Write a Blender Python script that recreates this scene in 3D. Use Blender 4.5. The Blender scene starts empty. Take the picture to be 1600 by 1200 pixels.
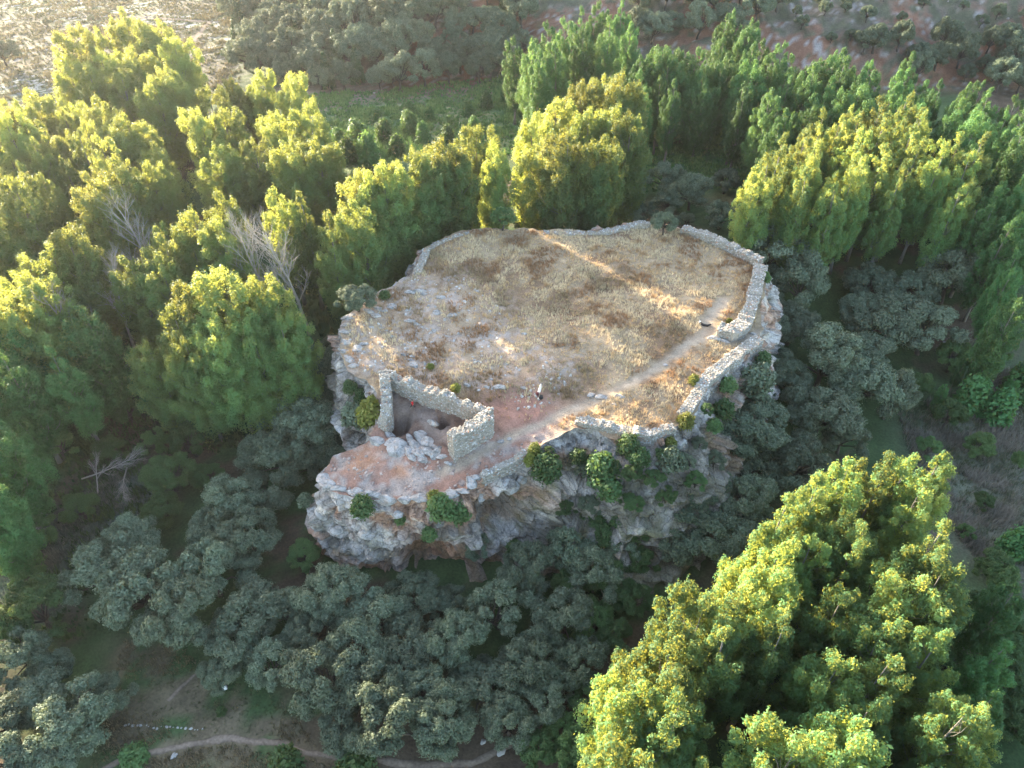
import bpy, math, random
import numpy as np
from mathutils import Vector
from mathutils.geometry import delaunay_2d_cdt

random.seed(7)
RNG = np.random.default_rng(7)
SC = bpy.context.scene
COL = SC.collection
R = math.radians

# ------------------------------------------------------------------ camera, sky, sun, exposure
CAM_Z = 70.0
PITCH = R(41.0)
FPX = 1148.0                      # focal length in pixels of the 1600 wide photograph
cam_d = bpy.data.cameras.new('camera')
cam_d.sensor_width = 36.0
cam_d.lens = 36.0 * FPX / 1600.0
cam_d.clip_start = 0.5
cam_d.clip_end = 3000.0
cam = bpy.data.objects.new('camera', cam_d)
COL.objects.link(cam)
cam.location = (0, 0, CAM_Z)
cam.rotation_euler = (R(90) - PITCH, 0, 0)
SC.camera = cam

SUN_EL = R(12.3)
SUN_AZ = R(-43.0)                 # measured from +Y towards +X: the sun stands behind the left grove
SUN_DIR = Vector((math.sin(SUN_AZ) * math.cos(SUN_EL), math.cos(SUN_AZ) * math.cos(SUN_EL), math.sin(SUN_EL)))
world = bpy.data.worlds.new('World')
SC.world = world
world.use_nodes = True
wn = world.node_tree.nodes
sky = wn.new('ShaderNodeTexSky')
sky.sky_type = 'NISHITA'
sky.sun_disc = False
sky.sun_elevation = SUN_EL
sky.sun_rotation = SUN_AZ
sky.altitude = 900
sky.dust_density = 3.0
sky.ozone_density = 0.6
world.node_tree.links.new(sky.outputs[0], wn['Background'].inputs[0])
wn['Background'].inputs[1].default_value = 0.15
sun_d = bpy.data.lights.new('sun', 'SUN')
sun_d.energy = 4.7
sun_d.angle = R(0.6)
sun_d.color = (1.0, 0.88, 0.66)
sun = bpy.data.objects.new('sun', sun_d)
COL.objects.link(sun)
sun.rotation_euler = SUN_DIR.to_track_quat('Z', 'Y').to_euler()
sun.location = SUN_DIR * 400
vs = SC.view_settings
vs.view_transform = 'Standard'
vs.look = 'None'
vs.exposure = 2.85
vs.gamma = 1.0
vs.use_curve_mapping = False
SC.render.engine = 'CYCLES'
cy = SC.cycles
cy.use_denoising = True
cy.max_bounces = 6
cy.diffuse_bounces = 3
cy.transmission_bounces = 4
cy.volume_bounces = 0
cy.sample_clamp_indirect = 6.0

# ------------------------------------------------------------------ pixel <-> place
CT, ST = math.cos(PITCH), math.sin(PITCH)


def ray(u, v):
    a, b = (u - 800) / FPX, (600 - v) / FPX
    return np.array((a, CT + b * ST, -ST + b * CT))


def at(u, v, z):
    d = ray(u, v)
    t = (z - CAM_Z) / d[2]
    return np.array((d[0] * t, d[1] * t, z))


def project(p):
    x, y, z = p[0], p[1], p[2] - CAM_Z
    zc = y * CT - z * ST
    yc = y * ST + z * CT
    return 800 + FPX * x / zc, 600 - FPX * yc / zc, zc


# ------------------------------------------------------------------ noise
def _h(ix, iy, iz, s):
    n = (ix.astype(np.int64) * 374761393 + iy.astype(np.int64) * 668265263 + iz.astype(np.int64) * 2147483647 + s * 144269504) & 0xffffffff
    n = ((n ^ (n >> 13)) * 1274126177) & 0xffffffff
    n = ((n ^ (n >> 15)) * 2246822519) & 0xffffffff
    return ((n ^ (n >> 16)) & 0xffffff) / float(0xffffff)


def vnoise(x, y, z=None, s=0):
    x = np.asarray(x, float); y = np.asarray(y, float)
    z = np.zeros_like(x) if z is None else np.asarray(z, float)
    xi, yi, zi = np.floor(x), np.floor(y), np.floor(z)
    fx, fy, fz = x - xi, y - yi, z - zi
    fx, fy, fz = [f * f * (3 - 2 * f) for f in (fx, fy, fz)]
    o = 0
    for dx in (0, 1):
        for dy in (0, 1):
            for dz in (0, 1):
                w = (fx if dx else 1 - fx) * (fy if dy else 1 - fy) * (fz if dz else 1 - fz)
                o = o + w * _h(xi + dx, yi + dy, zi + dz, s)
    return o * 2 - 1


def fbm(x, y, z=None, s=0, o=4):
    t, a, f = 0, 1.0, 1.0
    for k in range(o):
        t = t + a * vnoise(np.asarray(x) * f, np.asarray(y) * f, None if z is None else np.asarray(z) * f, s + k)
        a *= .5; f *= 2.03
    return t


def worley(x, y, z, s=0, tilt=False):
    """F1, F2 distances and a random value of the nearest cell"""
    xi, yi, zi = np.floor(x), np.floor(y), np.floor(z)
    f1 = np.full(x.shape, 9.); f2 = np.full(x.shape, 9.); idv = np.zeros(x.shape); tl = np.zeros(x.shape)
    for dx in (-1, 0, 1):
        for dy in (-1, 0, 1):
            for dz in (-1, 0, 1):
                cx, cy_, cz = xi + dx, yi + dy, zi + dz
                px = cx + _h(cx, cy_, cz, s); py = cy_ + _h(cx, cy_, cz, s + 11); pz = cz + _h(cx, cy_, cz, s + 23)
                d = np.sqrt((px - x) ** 2 + (py - y) ** 2 + (pz - z) ** 2)
                near = d < f1
                f2 = np.where(near, f1, np.minimum(f2, d))
                idv = np.where(near, _h(cx, cy_, cz, s + 37), idv)
                if tilt:
                    tl = np.where(near, (x - px) * (_h(cx, cy_, cz, s + 41) - .5) + (y - py) * (_h(cx, cy_, cz, s + 43) - .5) + (z - pz) * (_h(cx, cy_, cz, s + 47) - .35), tl)
                f1 = np.where(near, d, f1)
    return (f1, f2, idv, tl) if tilt else (f1, f2, idv)


def sstep(a, b, x):
    t = np.clip((x - a) / (b - a), 0, 1)
    return t * t * (3 - 2 * t)


# ------------------------------------------------------------------ mesh helpers
class MB:
    """collects vertices and faces, builds ONE mesh"""
    def __init__(self):
        self.v = []; self.f = []; self.n = 0; self.c = []

    def add(self, verts, faces, col=None):
        self.v.append(np.asarray(verts, float).reshape(-1, 3))
        self.f.extend([tuple(i + self.n for i in f) for f in faces])
        k = len(self.v[-1]); self.n += k
        if col is not None:
            self.c.append(np.tile(np.asarray(col, float), (k, 1)) if np.ndim(col) == 1 else np.asarray(col, float))

    def tube(self, pts, rad, sides=6, cap=True):
        pts = [np.asarray(p, float) for p in pts]
        vs_ = []
        for i, p in enumerate(pts):
            d = pts[min(i + 1, len(pts) - 1)] - pts[max(i - 1, 0)]
            d = d / (np.linalg.norm(d) + 1e-9)
            a = np.cross(d, (0.31, 0.17, 0.93) if abs(d[2]) < .9 else (1, 0, 0)); a /= np.linalg.norm(a) + 1e-9
            b = np.cross(d, a)
            for k in range(sides):
                t = 2 * math.pi * k / sides
                vs_.append(p + rad[i] * (a * math.cos(t) + b * math.sin(t)))
        fs = []
        for i in range(len(pts) - 1):
            for k in range(sides):
                k2 = (k + 1) % sides
                fs.append((i * sides + k, i * sides + k2, (i + 1) * sides + k2, (i + 1) * sides + k))
        if cap:
            fs.append(tuple(range(sides))[::-1])
            fs.append(tuple((len(pts) - 1) * sides + k for k in range(sides)))
        self.add(vs_, fs)

    def mesh(self, name, smooth=False):
        me = bpy.data.meshes.new(name)
        V = np.concatenate(self.v) if self.v else np.zeros((0, 3))
        me.from_pydata(V.tolist(), [], self.f)
        if self.c:
            set_col(me, np.concatenate(self.c))
        if smooth:
            me.polygons.foreach_set('use_smooth', [True] * len(me.polygons))
        return me


def quads_mesh(name, V, col=None, k=4):
    """V: (n*k, 3), every k consecutive vertices are one face"""
    n = len(V) // k
    me = bpy.data.meshes.new(name)
    me.vertices.add(n * k); me.vertices.foreach_set('co', np.ascontiguousarray(V, dtype=np.float32).ravel())
    me.loops.add(n * k); me.loops.foreach_set('vertex_index', np.arange(n * k, dtype=np.int32))
    me.polygons.add(n); me.polygons.foreach_set('loop_start', np.arange(0, n * k, k, dtype=np.int32))
    me.update(calc_edges=True)
    if col is not None:
        set_col(me, col)
    return me


def set_col(me, c):
    at_ = me.color_attributes.new('col', 'FLOAT_COLOR', 'POINT')
    c = np.asarray(c, np.float32)
    at_.data.foreach_set('color', np.concatenate([c, np.ones((len(c), 1), np.float32)], 1).ravel())


def link(name, data, mat=None, parent=None, loc=None, rot=None, scale=None):
    o = bpy.data.objects.new(name, data)
    COL.objects.link(o)
    if mat is not None and data is not None and not data.materials:
        data.materials.append(mat)
    if parent is not None:
        o.parent = parent
    if loc is not None: o.location = loc
    if rot is not None: o.rotation_euler = rot
    if scale is not None: o.scale = scale
    return o


def tag(o, label=None, cat=None, group=None, kind=None):
    if label: o['label'] = label
    if cat: o['category'] = cat
    if group: o['group'] = group
    if kind: o['kind'] = kind
    return o


def icosphere(sub):
    import bmesh
    bm = bmesh.new(); bmesh.ops.create_icosphere(bm, subdivisions=sub, radius=1)
    v = np.array([x.co[:] for x in bm.verts]); f = [tuple(l.vert.index for l in p.loops) for p in bm.faces]
    bm.free(); return v, f


# ------------------------------------------------------------------ materials
def new_mat(name):
    m = bpy.data.materials.new(name); m.use_nodes = True
    nt = m.node_tree; nt.nodes.clear()
    out = nt.nodes.new('ShaderNodeOutputMaterial')
    return m, nt, out


def N(nt, t, **kw):
    n = nt.nodes.new(t)
    for k, v in kw.items():
        setattr(n, k, v)
    return n


def leaf_mat(name, dark, light, trans, tw=0.4, rough=0.6, spec=0.25, vary=0.35):
    m, nt, out = new_mat(name); L = nt.links.new
    geo = N(nt, 'ShaderNodeNewGeometry'); oi = N(nt, 'ShaderNodeObjectInfo')
    mx = N(nt, 'ShaderNodeMix', data_type='RGBA')
    mx.inputs[6].default_value = (*dark, 1); mx.inputs[7].default_value = (*light, 1)
    L(geo.outputs['Random Per Island'], mx.inputs[0])
    hs = N(nt, 'ShaderNodeHueSaturation')
    m1 = N(nt, 'ShaderNodeMapRange'); m1.inputs[3].default_value = 1 - vary; m1.inputs[4].default_value = 1 + vary
    L(oi.outputs['Random'], m1.inputs[0])
    m2 = N(nt, 'ShaderNodeMapRange'); m2.inputs[3].default_value = 0.492; m2.inputs[4].default_value = 0.512
    mul = N(nt, 'ShaderNodeMath', operation='MULTIPLY'); mul.inputs[1].default_value = 7.31
    fr = N(nt, 'ShaderNodeMath', operation='FRACT')
    L(oi.outputs['Random'], mul.inputs[0]); L(mul.outputs[0], fr.inputs[0]); L(fr.outputs[0], m2.inputs[0])
    L(m1.outputs[0], hs.inputs['Value']); L(m2.outputs[0], hs.inputs['Hue']); L(mx.outputs[2], hs.inputs['Color'])
    pb = N(nt, 'ShaderNodeBsdfPrincipled'); pb.inputs['Roughness'].default_value = rough
    pb.inputs['Specular IOR Level'].default_value = spec
    L(hs.outputs[0], pb.inputs['Base Color'])
    tr = N(nt, 'ShaderNodeBsdfTranslucent')
    hs2 = N(nt, 'ShaderNodeHueSaturation'); hs2.inputs['Color'].default_value = (*trans, 1)
    L(m1.outputs[0], hs2.inputs['Value']); L(m2.outputs[0], hs2.inputs['Hue']); L(hs2.outputs[0], tr.inputs[0])
    ms = N(nt, 'ShaderNodeMixShader'); ms.inputs[0].default_value = tw
    L(pb.outputs[0], ms.inputs[1]); L(tr.outputs[0], ms.inputs[2]); L(ms.outputs[0], out.inputs[0])
    return m


def plain_mat(name, col, rough=0.85, noise=0.0, scale=4.0, bump=0.0):
    m, nt, out = new_mat(name); L = nt.links.new
    pb = N(nt, 'ShaderNodeBsdfPrincipled'); pb.inputs['Roughness'].default_value = rough
    pb.inputs['Specular IOR Level'].default_value = 0.2
    pb.inputs['Base Color'].default_value = (*col, 1)
    if noise:
        tc = N(nt, 'ShaderNodeTexCoord'); nz = N(nt, 'ShaderNodeTexNoise'); nz.inputs['Scale'].default_value = scale
        nz.inputs['Detail'].default_value = 6
        L(tc.outputs['Object'], nz.inputs['Vector'])
        mx = N(nt, 'ShaderNodeMix', data_type='RGBA')
        mx.inputs[6].default_value = (*[c * (1 - noise) for c in col], 1); mx.inputs[7].default_value = (*[min(1, c * (1 + noise)) for c in col], 1)
        L(nz.outputs[0], mx.inputs[0]); L(mx.outputs[2], pb.inputs['Base Color'])
        if bump:
            bp = N(nt, 'ShaderNodeBump'); bp.inputs['Strength'].default_value = bump; bp.inputs['Distance'].default_value = .1
            L(nz.outputs[0], bp.inputs['Height']); L(bp.outputs[0], pb.inputs['Normal'])
    L(pb.outputs[0], out.inputs[0])
    return m


def attr_mat(name, s1=0.7, s2=6.0, amp=0.5, bump=0.6, dist=0.15, crack=0.0, rough=0.95, trans=0.0):
    """base colour from the 'col' attribute (the real zones: soil, rock, grass), broken up by two noises"""
    m, nt, out = new_mat(name); L = nt.links.new
    ca = N(nt, 'ShaderNodeAttribute'); ca.attribute_name = 'col'
    geo = N(nt, 'ShaderNodeNewGeometry')
    n1 = N(nt, 'ShaderNodeTexNoise'); n1.inputs['Scale'].default_value = s1; n1.inputs['Detail'].default_value = 8; n1.inputs['Roughness'].default_value = .65
    n2 = N(nt, 'ShaderNodeTexNoise'); n2.inputs['Scale'].default_value = s2; n2.inputs['Detail'].default_value = 4
    L(geo.outputs['Position'], n1.inputs['Vector']); L(geo.outputs['Position'], n2.inputs['Vector'])
    ad = N(nt, 'ShaderNodeMath', operation='ADD'); L(n1.outputs[0], ad.inputs[0]); L(n2.outputs[0], ad.inputs[1])
    mr = N(nt, 'ShaderNodeMapRange'); mr.inputs[1].default_value = .6; mr.inputs[2].default_value = 1.4
    mr.inputs[3].default_value = 1 - amp; mr.inputs[4].default_value = 1 + amp
    L(ad.outputs[0], mr.inputs[0])
    vm = N(nt, 'ShaderNodeVectorMath', operation='SCALE'); L(ca.outputs['Color'], vm.inputs[0])
    h = ad.outputs[0]
    if crack:
        vo = N(nt, 'ShaderNodeTexVoronoi', feature='DISTANCE_TO_EDGE'); vo.inputs['Scale'].default_value = crack
        mp = N(nt, 'ShaderNodeVectorMath', operation='MULTIPLY_ADD')
        mp.inputs[1].default_value = (1.1, 1.1, 1.1)
        L(n1.outputs[1], mp.inputs[0]); L(geo.outputs['Position'], mp.inputs[2]); L(mp.outputs[0], vo.inputs['Vector'])
        cr = N(nt, 'ShaderNodeMapRange'); cr.inputs[1].default_value = 0; cr.inputs[2].default_value = .028
        cr.inputs[3].default_value = .6; cr.inputs[4].default_value = 1
        L(vo.outputs[0], cr.inputs[0])
        mm = N(nt, 'ShaderNodeMath', operation='MULTIPLY'); L(mr.outputs[0], mm.inputs[0]); L(cr.outputs[0], mm.inputs[1])
        L(mm.outputs[0], vm.inputs[3])
        a2 = N(nt, 'ShaderNodeMath', operation='ADD'); L(ad.outputs[0], a2.inputs[0]); L(cr.outputs[0], a2.inputs[1]); h = a2.outputs[0]
    else:
        L(mr.outputs[0], vm.inputs[3])
    pb = N(nt, 'ShaderNodeBsdfPrincipled'); pb.inputs['Roughness'].default_value = rough; pb.inputs['Specular IOR Level'].default_value = .15
    L(vm.outputs[0], pb.inputs['Base Color'])
    bp = N(nt, 'ShaderNodeBump'); bp.inputs['Strength'].default_value = bump; bp.inputs['Distance'].default_value = dist
    L(h, bp.inputs['Height']); L(bp.outputs[0], pb.inputs['Normal'])
    if trans:
        tr = N(nt, 'ShaderNodeBsdfTranslucent'); L(vm.outputs[0], tr.inputs[0])
        ms = N(nt, 'ShaderNodeMixShader'); ms.inputs[0].default_value = trans
        L(pb.outputs[0], ms.inputs[1]); L(tr.outputs[0], ms.inputs[2]); L(ms.outputs[0], out.inputs[0])
    else:
        L(pb.outputs[0], out.inputs[0])
    return m


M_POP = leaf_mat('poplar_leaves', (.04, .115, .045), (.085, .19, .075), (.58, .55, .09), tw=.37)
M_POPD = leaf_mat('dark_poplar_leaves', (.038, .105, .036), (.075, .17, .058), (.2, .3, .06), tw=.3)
M_OAK = leaf_mat('oak_leaves', (.075, .105, .063), (.195, .228, .15), (.17, .18, .06), tw=.18, rough=.6, spec=.15, vary=.3)
M_SHR = leaf_mat('shrub_leaves', (.05, .10, .035), (.10, .165, .06), (.16, .22, .04), tw=.28)
M_YEL = leaf_mat('yellow_shrub_leaves', (.13, .15, .03), (.24, .25, .06), (.3, .28, .04), tw=.35, vary=.2)
M_JUN = leaf_mat('juniper_leaves', (.05, .08, .04), (.09, .125, .055), (.1, .13, .03), tw=.15, vary=.2)
M_BARK = plain_mat('grey_bark', (.19, .17, .145), noise=.35, scale=2.0, bump=.5)
M_OBARK = plain_mat('oak_bark', (.075, .06, .05), noise=.35, scale=3.0, bump=.5)
M_DEAD = plain_mat('dead_wood', (.33, .29, .25), noise=.25, scale=3.0)
M_GROUND = attr_mat('valley_soil', .25, 3.0, .5, .5, .12)
M_TOP = attr_mat('plateau_soil', .6, 5.0, .42, .8, .2)
M_CLIFF = attr_mat('limestone_cliff', .8, 4.0, .45, .9, .3, crack=.55)
M_ROCK = attr_mat('limestone_rock', 1.2, 6.0, .38, .8, .15, crack=.7)
M_STONE = attr_mat('masonry_stone', 2.5, 9.0, .3, .5, .05)
M_GRASS = attr_mat('grass_blades', .3, 2.0, .3, 0.0, .1, trans=.25)

# ------------------------------------------------------------------ the plateau's outline and heights
CTRL = [(500,745,-6.5),(600,775,-6.6),(700,770,-6.3),(740,755,-6),(560,715,-6),(640,700,-5.5),(780,705,-5),(850,690,-4.2),(870,660,-3.2),
        (905,655,-2.6),(800,630,-3.0),(700,585,-1.5),(640,565,-1.5),(570,560,-1.5),(600,470,-.5),(700,450,0),(800,400,.4),(960,400,.4),
        (960,500,0),(850,560,-1.0),(1050,480,0),(1150,450,0),(1100,520,-.5),(1000,620,-1.5),(1060,640,-1.9),(1130,565,-1.0),(1185,530,-1.2),
        (1180,420,0),(1060,365,.5),(900,365,.7),(740,365,.7),(665,395,.2),(780,600,-2.0),(590,600,-2.4),(575,660,-5)]
CW = np.array([at(*c) for c in CTRL])


def ztop(x, y):
    x = np.asarray(x, float); y = np.asarray(y, float)
    num = 0; den = 0
    for c in CW:
        w = 1.0 / ((x - c[0]) ** 2 + (y - c[1]) ** 2 + 4.0) ** 1.7
        num = num + w * c[2]; den = den + w
    return num / den


OUT_PX = [(499,742),(520,768),(560,778),(610,782),(660,780),(700,775),(725,770),(742,758),(765,742),(800,724),(828,706),(850,692),(880,676),(905,668),
          (935,674),(975,684),(1020,682),(1058,673),(1078,655),(1092,622),(1112,592),(1140,572),(1168,552),(1192,534),(1196,512),(1188,480),(1192,450),(1197,420),
          (1185,408),(1150,390),(1105,371),(1068,357),(1040,349),(1010,347),(985,350),(930,360),(870,358),(810,358),(785,357),(740,357),(690,372),(660,388),
          (655,410),(645,428),(606,450),(575,466),(548,486),(536,506),(533,530),(536,556),(545,580),(575,592),(588,610),(585,650),(575,690),(545,706),(520,710),(513,724)]


def top_point(u, v):
    z = -1.0
    for _ in range(12):
        p = at(u, v, z); z = float(ztop(p[0], p[1]))
    return np.array((p[0], p[1], z))


OUT = np.array([top_point(*p) for p in OUT_PX])


def resample(P, step, closed=True):
    Q = np.vstack([P, P[:1]]) if closed else np.asarray(P)
    seg = np.linalg.norm(np.diff(Q[:, :2], axis=0), axis=1); s = np.concatenate([[0], np.cumsum(seg)])
    n = max(2, int(round(s[-1] / step))); t = np.linspace(0, s[-1], n + (0 if closed else 1), endpoint=not closed)
    return np.stack([np.interp(t, s, Q[:, k]) for k in range(Q.shape[1])], 1)


RING = resample(OUT, .36)
for _ in range(2):
    RING = .25 * np.roll(RING, 1, 0) + .5 * RING + .25 * np.roll(RING, -1, 0)
area = .5 * np.sum(RING[:, 0] * np.roll(RING[:, 1], -1) - np.roll(RING[:, 0], -1) * RING[:, 1])
if area < 0:
    RING = RING[::-1].copy()
TAN = np.roll(RING, -2, 0) - np.roll(RING, 2, 0)
NRM = np.stack([TAN[:, 1], -TAN[:, 0]], 1); NRM /= np.linalg.norm(NRM, axis=1)[:, None]
for _ in range(6):
    NRM = .25 * np.roll(NRM, 1, 0) + .5 * NRM + .25 * np.roll(NRM, -1, 0)
NRM /= np.linalg.norm(NRM, axis=1)[:, None]
RING[:, :2] += NRM * (fbm(RING[:, 0] * .3, RING[:, 1] * .3, s=5) * .5)[:, None]
RING[:, 2] = ztop(RING[:, 0], RING[:, 1]) + .25 * fbm(RING[:, 0] * .6, RING[:, 1] * .6, s=9, o=2)


def inside(px, py, poly):
    px = np.asarray(px, float); py = np.asarray(py, float)
    r = np.zeros(px.shape, bool); n = len(poly)
    for i in range(n):
        x1, y1 = poly[i][:2]; x2, y2 = poly[(i + 1) % n][:2]
        if y1 == y2: continue
        c = ((y1 > py) != (y2 > py)) & (px < (x2 - x1) * (py - y1) / (y2 - y1) + x1)
        r ^= c
    return r


def poly_dist(px, py, poly, closed=True):
    px = np.asarray(px, float); py = np.asarray(py, float)
    d = np.full(px.shape, 1e9); n = len(poly)
    for i in range(n if closed else n - 1):
        a = np.asarray(poly[i][:2]); b = np.asarray(poly[(i + 1) % n][:2]); ab = b - a
        t = np.clip(((px - a[0]) * ab[0] + (py - a[1]) * ab[1]) / (ab @ ab + 1e-9), 0, 1)
        d = np.minimum(d, np.hypot(px - a[0] - t * ab[0], py - a[1] - t * ab[1]))
    return d


COARSE = RING[::9]
CEN = np.array((4.0, 88.0))


def base_z(y):
    return -20.5 + 8.0 * sstep(84, 138, y)


def top_at(u, v, h):
    p = at(u, v, -20.5 + h)
    for _ in range(10):
        p = at(u, v, .5 * p[2] + .5 * (float(base_z(p[1])) + h))
    return p


def ground(x, y):
    x = np.asarray(x, float); y = np.asarray(y, float)
    z = base_z(y) + .7 * fbm(x * .03, y * .03, s=3) + .15 * fbm(x * .3, y * .3, s=4, o=3) * sstep(230, 120, y)
    d = poly_dist(x, y, COARSE)
    d = np.where(inside(x, y, COARSE), 0, d)
    ang = np.arctan2(y - CEN[1], x - CEN[0])
    # talus: little under the front cliff and on the left, more on the right and behind
    amp = 1.5 + 6.0 * np.exp(-((ang + .15) / .75) ** 2) + 1.5 * np.exp(-((ang - 1.3) / .9) ** 2) + 2.5 * np.exp(-((ang + 1.0) / .45) ** 2)
    z = z + amp * np.exp(-(d / 13.0) ** 1.4)
    # hills at the back: steep in the middle and on the right, gentle at the left
    k = sstep(-95, -30, x)
    yh = 240 - 10 * sstep(60, 200, x) + 6 * fbm(x * .02, y * .02, s=8, o=2)
    rise = np.clip(y - yh, 0, None)
    steep = 70 * (1 - np.exp(-rise * .5 / 70)) ; steep = steep * sstep(0, 18, rise)
    z = z + k * steep + (1 - k) * 12 * sstep(215, 500, y)
    z = z + k * sstep(0, 20, rise) * 2.0 * fbm(x * .08, y * .08, s=12)
    return z


# ------------------------------------------------------------------ ground sheet
def mix(a, b, t):
    return a + (b - a) * np.asarray(t)[..., None]


def px_poly(P, z=-20.0):
    return np.array([top_at(u, v, 0.3)[:2] for u, v in P])


PATHS = [px_poly([(150,1210),(200,1183),(290,1163),(360,1153),(420,1160),(480,1178),(560,1185),(650,1195),(740,1190),(800,1160),(860,1130)], -20),
         px_poly([(262,1095),(285,1072),(310,1050)], -20),
         px_poly([(200,40),(330,45),(300,75)], -19)]


def axis(lo, hi, c0, c1, fine, coarse):
    a = [c0]
    while a[-1] < c1: a.append(a[-1] + fine)
    s = fine
    while a[-1] < hi: s = min(s * 1.12, coarse); a.append(a[-1] + s)
    b = [c0]; s = fine
    while b[-1] > lo: s = min(s * 1.12, coarse); b.append(b[-1] - s)
    return np.array(b[:0:-1] + a)


def build_ground():
    xs = axis(-430, 430, -200, 225, 1.3, 14); ys = axis(-130, 640, 22, 335, 1.25, 12)
    X, Y = np.meshgrid(xs, ys); x, y = X.ravel(), Y.ravel()
    z = ground(x, y)
    n1 = fbm(x * .06, y * .06, s=21); n2 = fbm(x * .35, y * .35, s=22); n3 = fbm(x * .9, y * .9, s=26, o=3)
    green = np.array((.045, .075, .028)); litter = np.array((.085, .062, .042)); dry = np.array((.21, .165, .105))
    pale = np.array((.12, .10, .068)); red = np.array((.20, .10, .065)); stone = np.array((.36, .33, .31)); grey = np.array((.14, .115, .09))
    c = mix(np.tile(litter, (len(x), 1)), green, sstep(-.35, .35, n1 + .5 * n2))
    # dry meadow at lower left
    m = inside(x, y, px_poly([(150,1260),(190,1010),(260,1000),(330,1060),(430,1090),(560,1260)]))
    d = poly_dist(x, y, px_poly([(150,1260),(190,1010),(260,1000),(330,1060),(430,1090),(560,1260)]))
    mm = np.where(m, 1, np.exp(-d / 2.0)); c = mix(c, mix(np.tile(dry * .62, (len(x), 1)), green * 1.2, sstep(-.1, .5, n2)), mm * .9)
    # grey green damp hollow at the left, reeds at the right
    for P, colr in (([(-60,860),(60,830),(200,740),(250,760),(190,850),(60,950),(-60,960)], np.array((.085, .1, .075))),
                    ([(1430,680),(1660,560),(1700,900),(1560,900),(1500,850),(1460,760)], np.array((.13, .13, .095)))):
        P = px_poly(P); q = np.where(inside(x, y, P), 1, np.exp(-poly_dist(x, y, P) / 3)); c = mix(c, colr, q * .85)
    # meadows behind the plateau
    P = px_poly([(480,150),(800,120),(1010,200),(1180,190),(1170,290),(1000,300),(800,240),(520,260)])
    q = np.where(inside(x, y, P), 1, np.exp(-poly_dist(x, y, P) / 5)); c = mix(c, mix(np.tile(green * 1.7, (len(x), 1)), np.array((.14, .16, .07)), sstep(0, .6, n1)), q)
    # bare strip at the foot of the wooded slope
    P = px_poly([(470,140),(600,118),(820,120),(820,142),(600,150),(480,175)])
    q = np.where(inside(x, y, P), 1, np.exp(-poly_dist(x, y, P) / 4)); c = mix(c, np.array((.2, .155, .115)), q * .85)
    # pale open fields at upper left
    P = px_poly([(-300,-120),(380,-120),(400,20),(350,120),(270,150),(150,130),(-300,170)])
    q = np.where(inside(x, y, P), 1, np.exp(-poly_dist(x, y, P) / 6)); f = mix(np.tile(pale, (len(x), 1)), np.array((.085, .095, .045)), sstep(-.3, .5, n1 + .4 * n2)); f = mix(f, stone, sstep(.45, .75, n3 + .6 * n1) * .8); c = mix(c, f, q)
    # hillside: red earth, grey rock, scrub
    h = sstep(228, 246, y) * sstep(-70, -30, x)
    f = mix(np.tile(grey * .95, (len(x), 1)), red, sstep(-.5, .2, n1 + .5 * n2)); f = mix(f, stone * .7, sstep(.5, .9, n3 + .5 * n2) * .8); f = mix(f, np.array((.08, .085, .05)), sstep(.1, .6, -n2 - n1 * .4) * .8); c = mix(c, f, h)
    c = np.clip(c * (1 + .18 * n3[:, None]), .01, .9)
    nx, ny = len(xs), len(ys)
    idx = np.arange(nx * ny).reshape(ny, nx)
    F = np.stack([idx[:-1, :-1], idx[:-1, 1:], idx[1:, 1:], idx[1:, :-1]], -1).reshape(-1, 4)
    me = bpy.data.meshes.new('ground'); me.from_pydata(np.stack([x, y, z], 1).tolist(), [], F.tolist()); set_col(me, c)
    me.polygons.foreach_set('use_smooth', [True] * len(me.polygons))
    tag(link('ground', me, M_GROUND), kind='structure')
    return xs, ys, z.reshape(ny, nx)


GRID = build_ground()


def g1(x, y):
    xs, ys, Z = GRID
    i = min(max(int(np.searchsorted(xs, x)) - 1, 0), len(xs) - 2); j = min(max(int(np.searchsorted(ys, y)) - 1, 0), len(ys) - 2)
    a = (x - xs[i]) / (xs[i + 1] - xs[i]); b = (y - ys[j]) / (ys[j + 1] - ys[j])
    return float((Z[j, i] * (1 - a) + Z[j, i + 1] * a) * (1 - b) + (Z[j + 1, i] * (1 - a) + Z[j + 1, i + 1] * a) * b)


for p, w in zip(PATHS, (.42, .28, 1.2)):
    Q = resample(p, .4, closed=False); T = np.gradient(Q, axis=0); T /= np.linalg.norm(T, axis=1)[:, None]
    V = []; C = []
    for i in range(len(Q)):
        n_ = np.array((T[i, 1], -T[i, 0])); ww = w * (1 + .35 * float(vnoise(np.array([i * .23]), np.array([w]), s=77)[0]))
        o_ = .25 * float(vnoise(np.array([i * .11]), np.array([w + 3]), s=78)[0])
        for k in range(5):
            e = (k - 2) / 2; q = Q[i] + n_ * (o_ + ww * e * (1 + .25 * float(vnoise(np.array([i * .6]), np.array([k * 5.]), s=79)[0])))
            V.append((q[0], q[1], g1(q[0], q[1]) + .06 - .05 * abs(e) ** 3)); C.append(np.array((.21, .16, .12)) * (1.0 - .4 * abs(e) ** 2))
    F = [(i * 5 + k, i * 5 + k + 1, i * 5 + k + 6, i * 5 + k + 5) for i in range(len(Q) - 1) for k in range(4)]
    m_ = MB(); m_.add(V, F, np.array(C)); tag(link('path', m_.mesh('path', smooth=True), M_GROUND), kind='structure')

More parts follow.
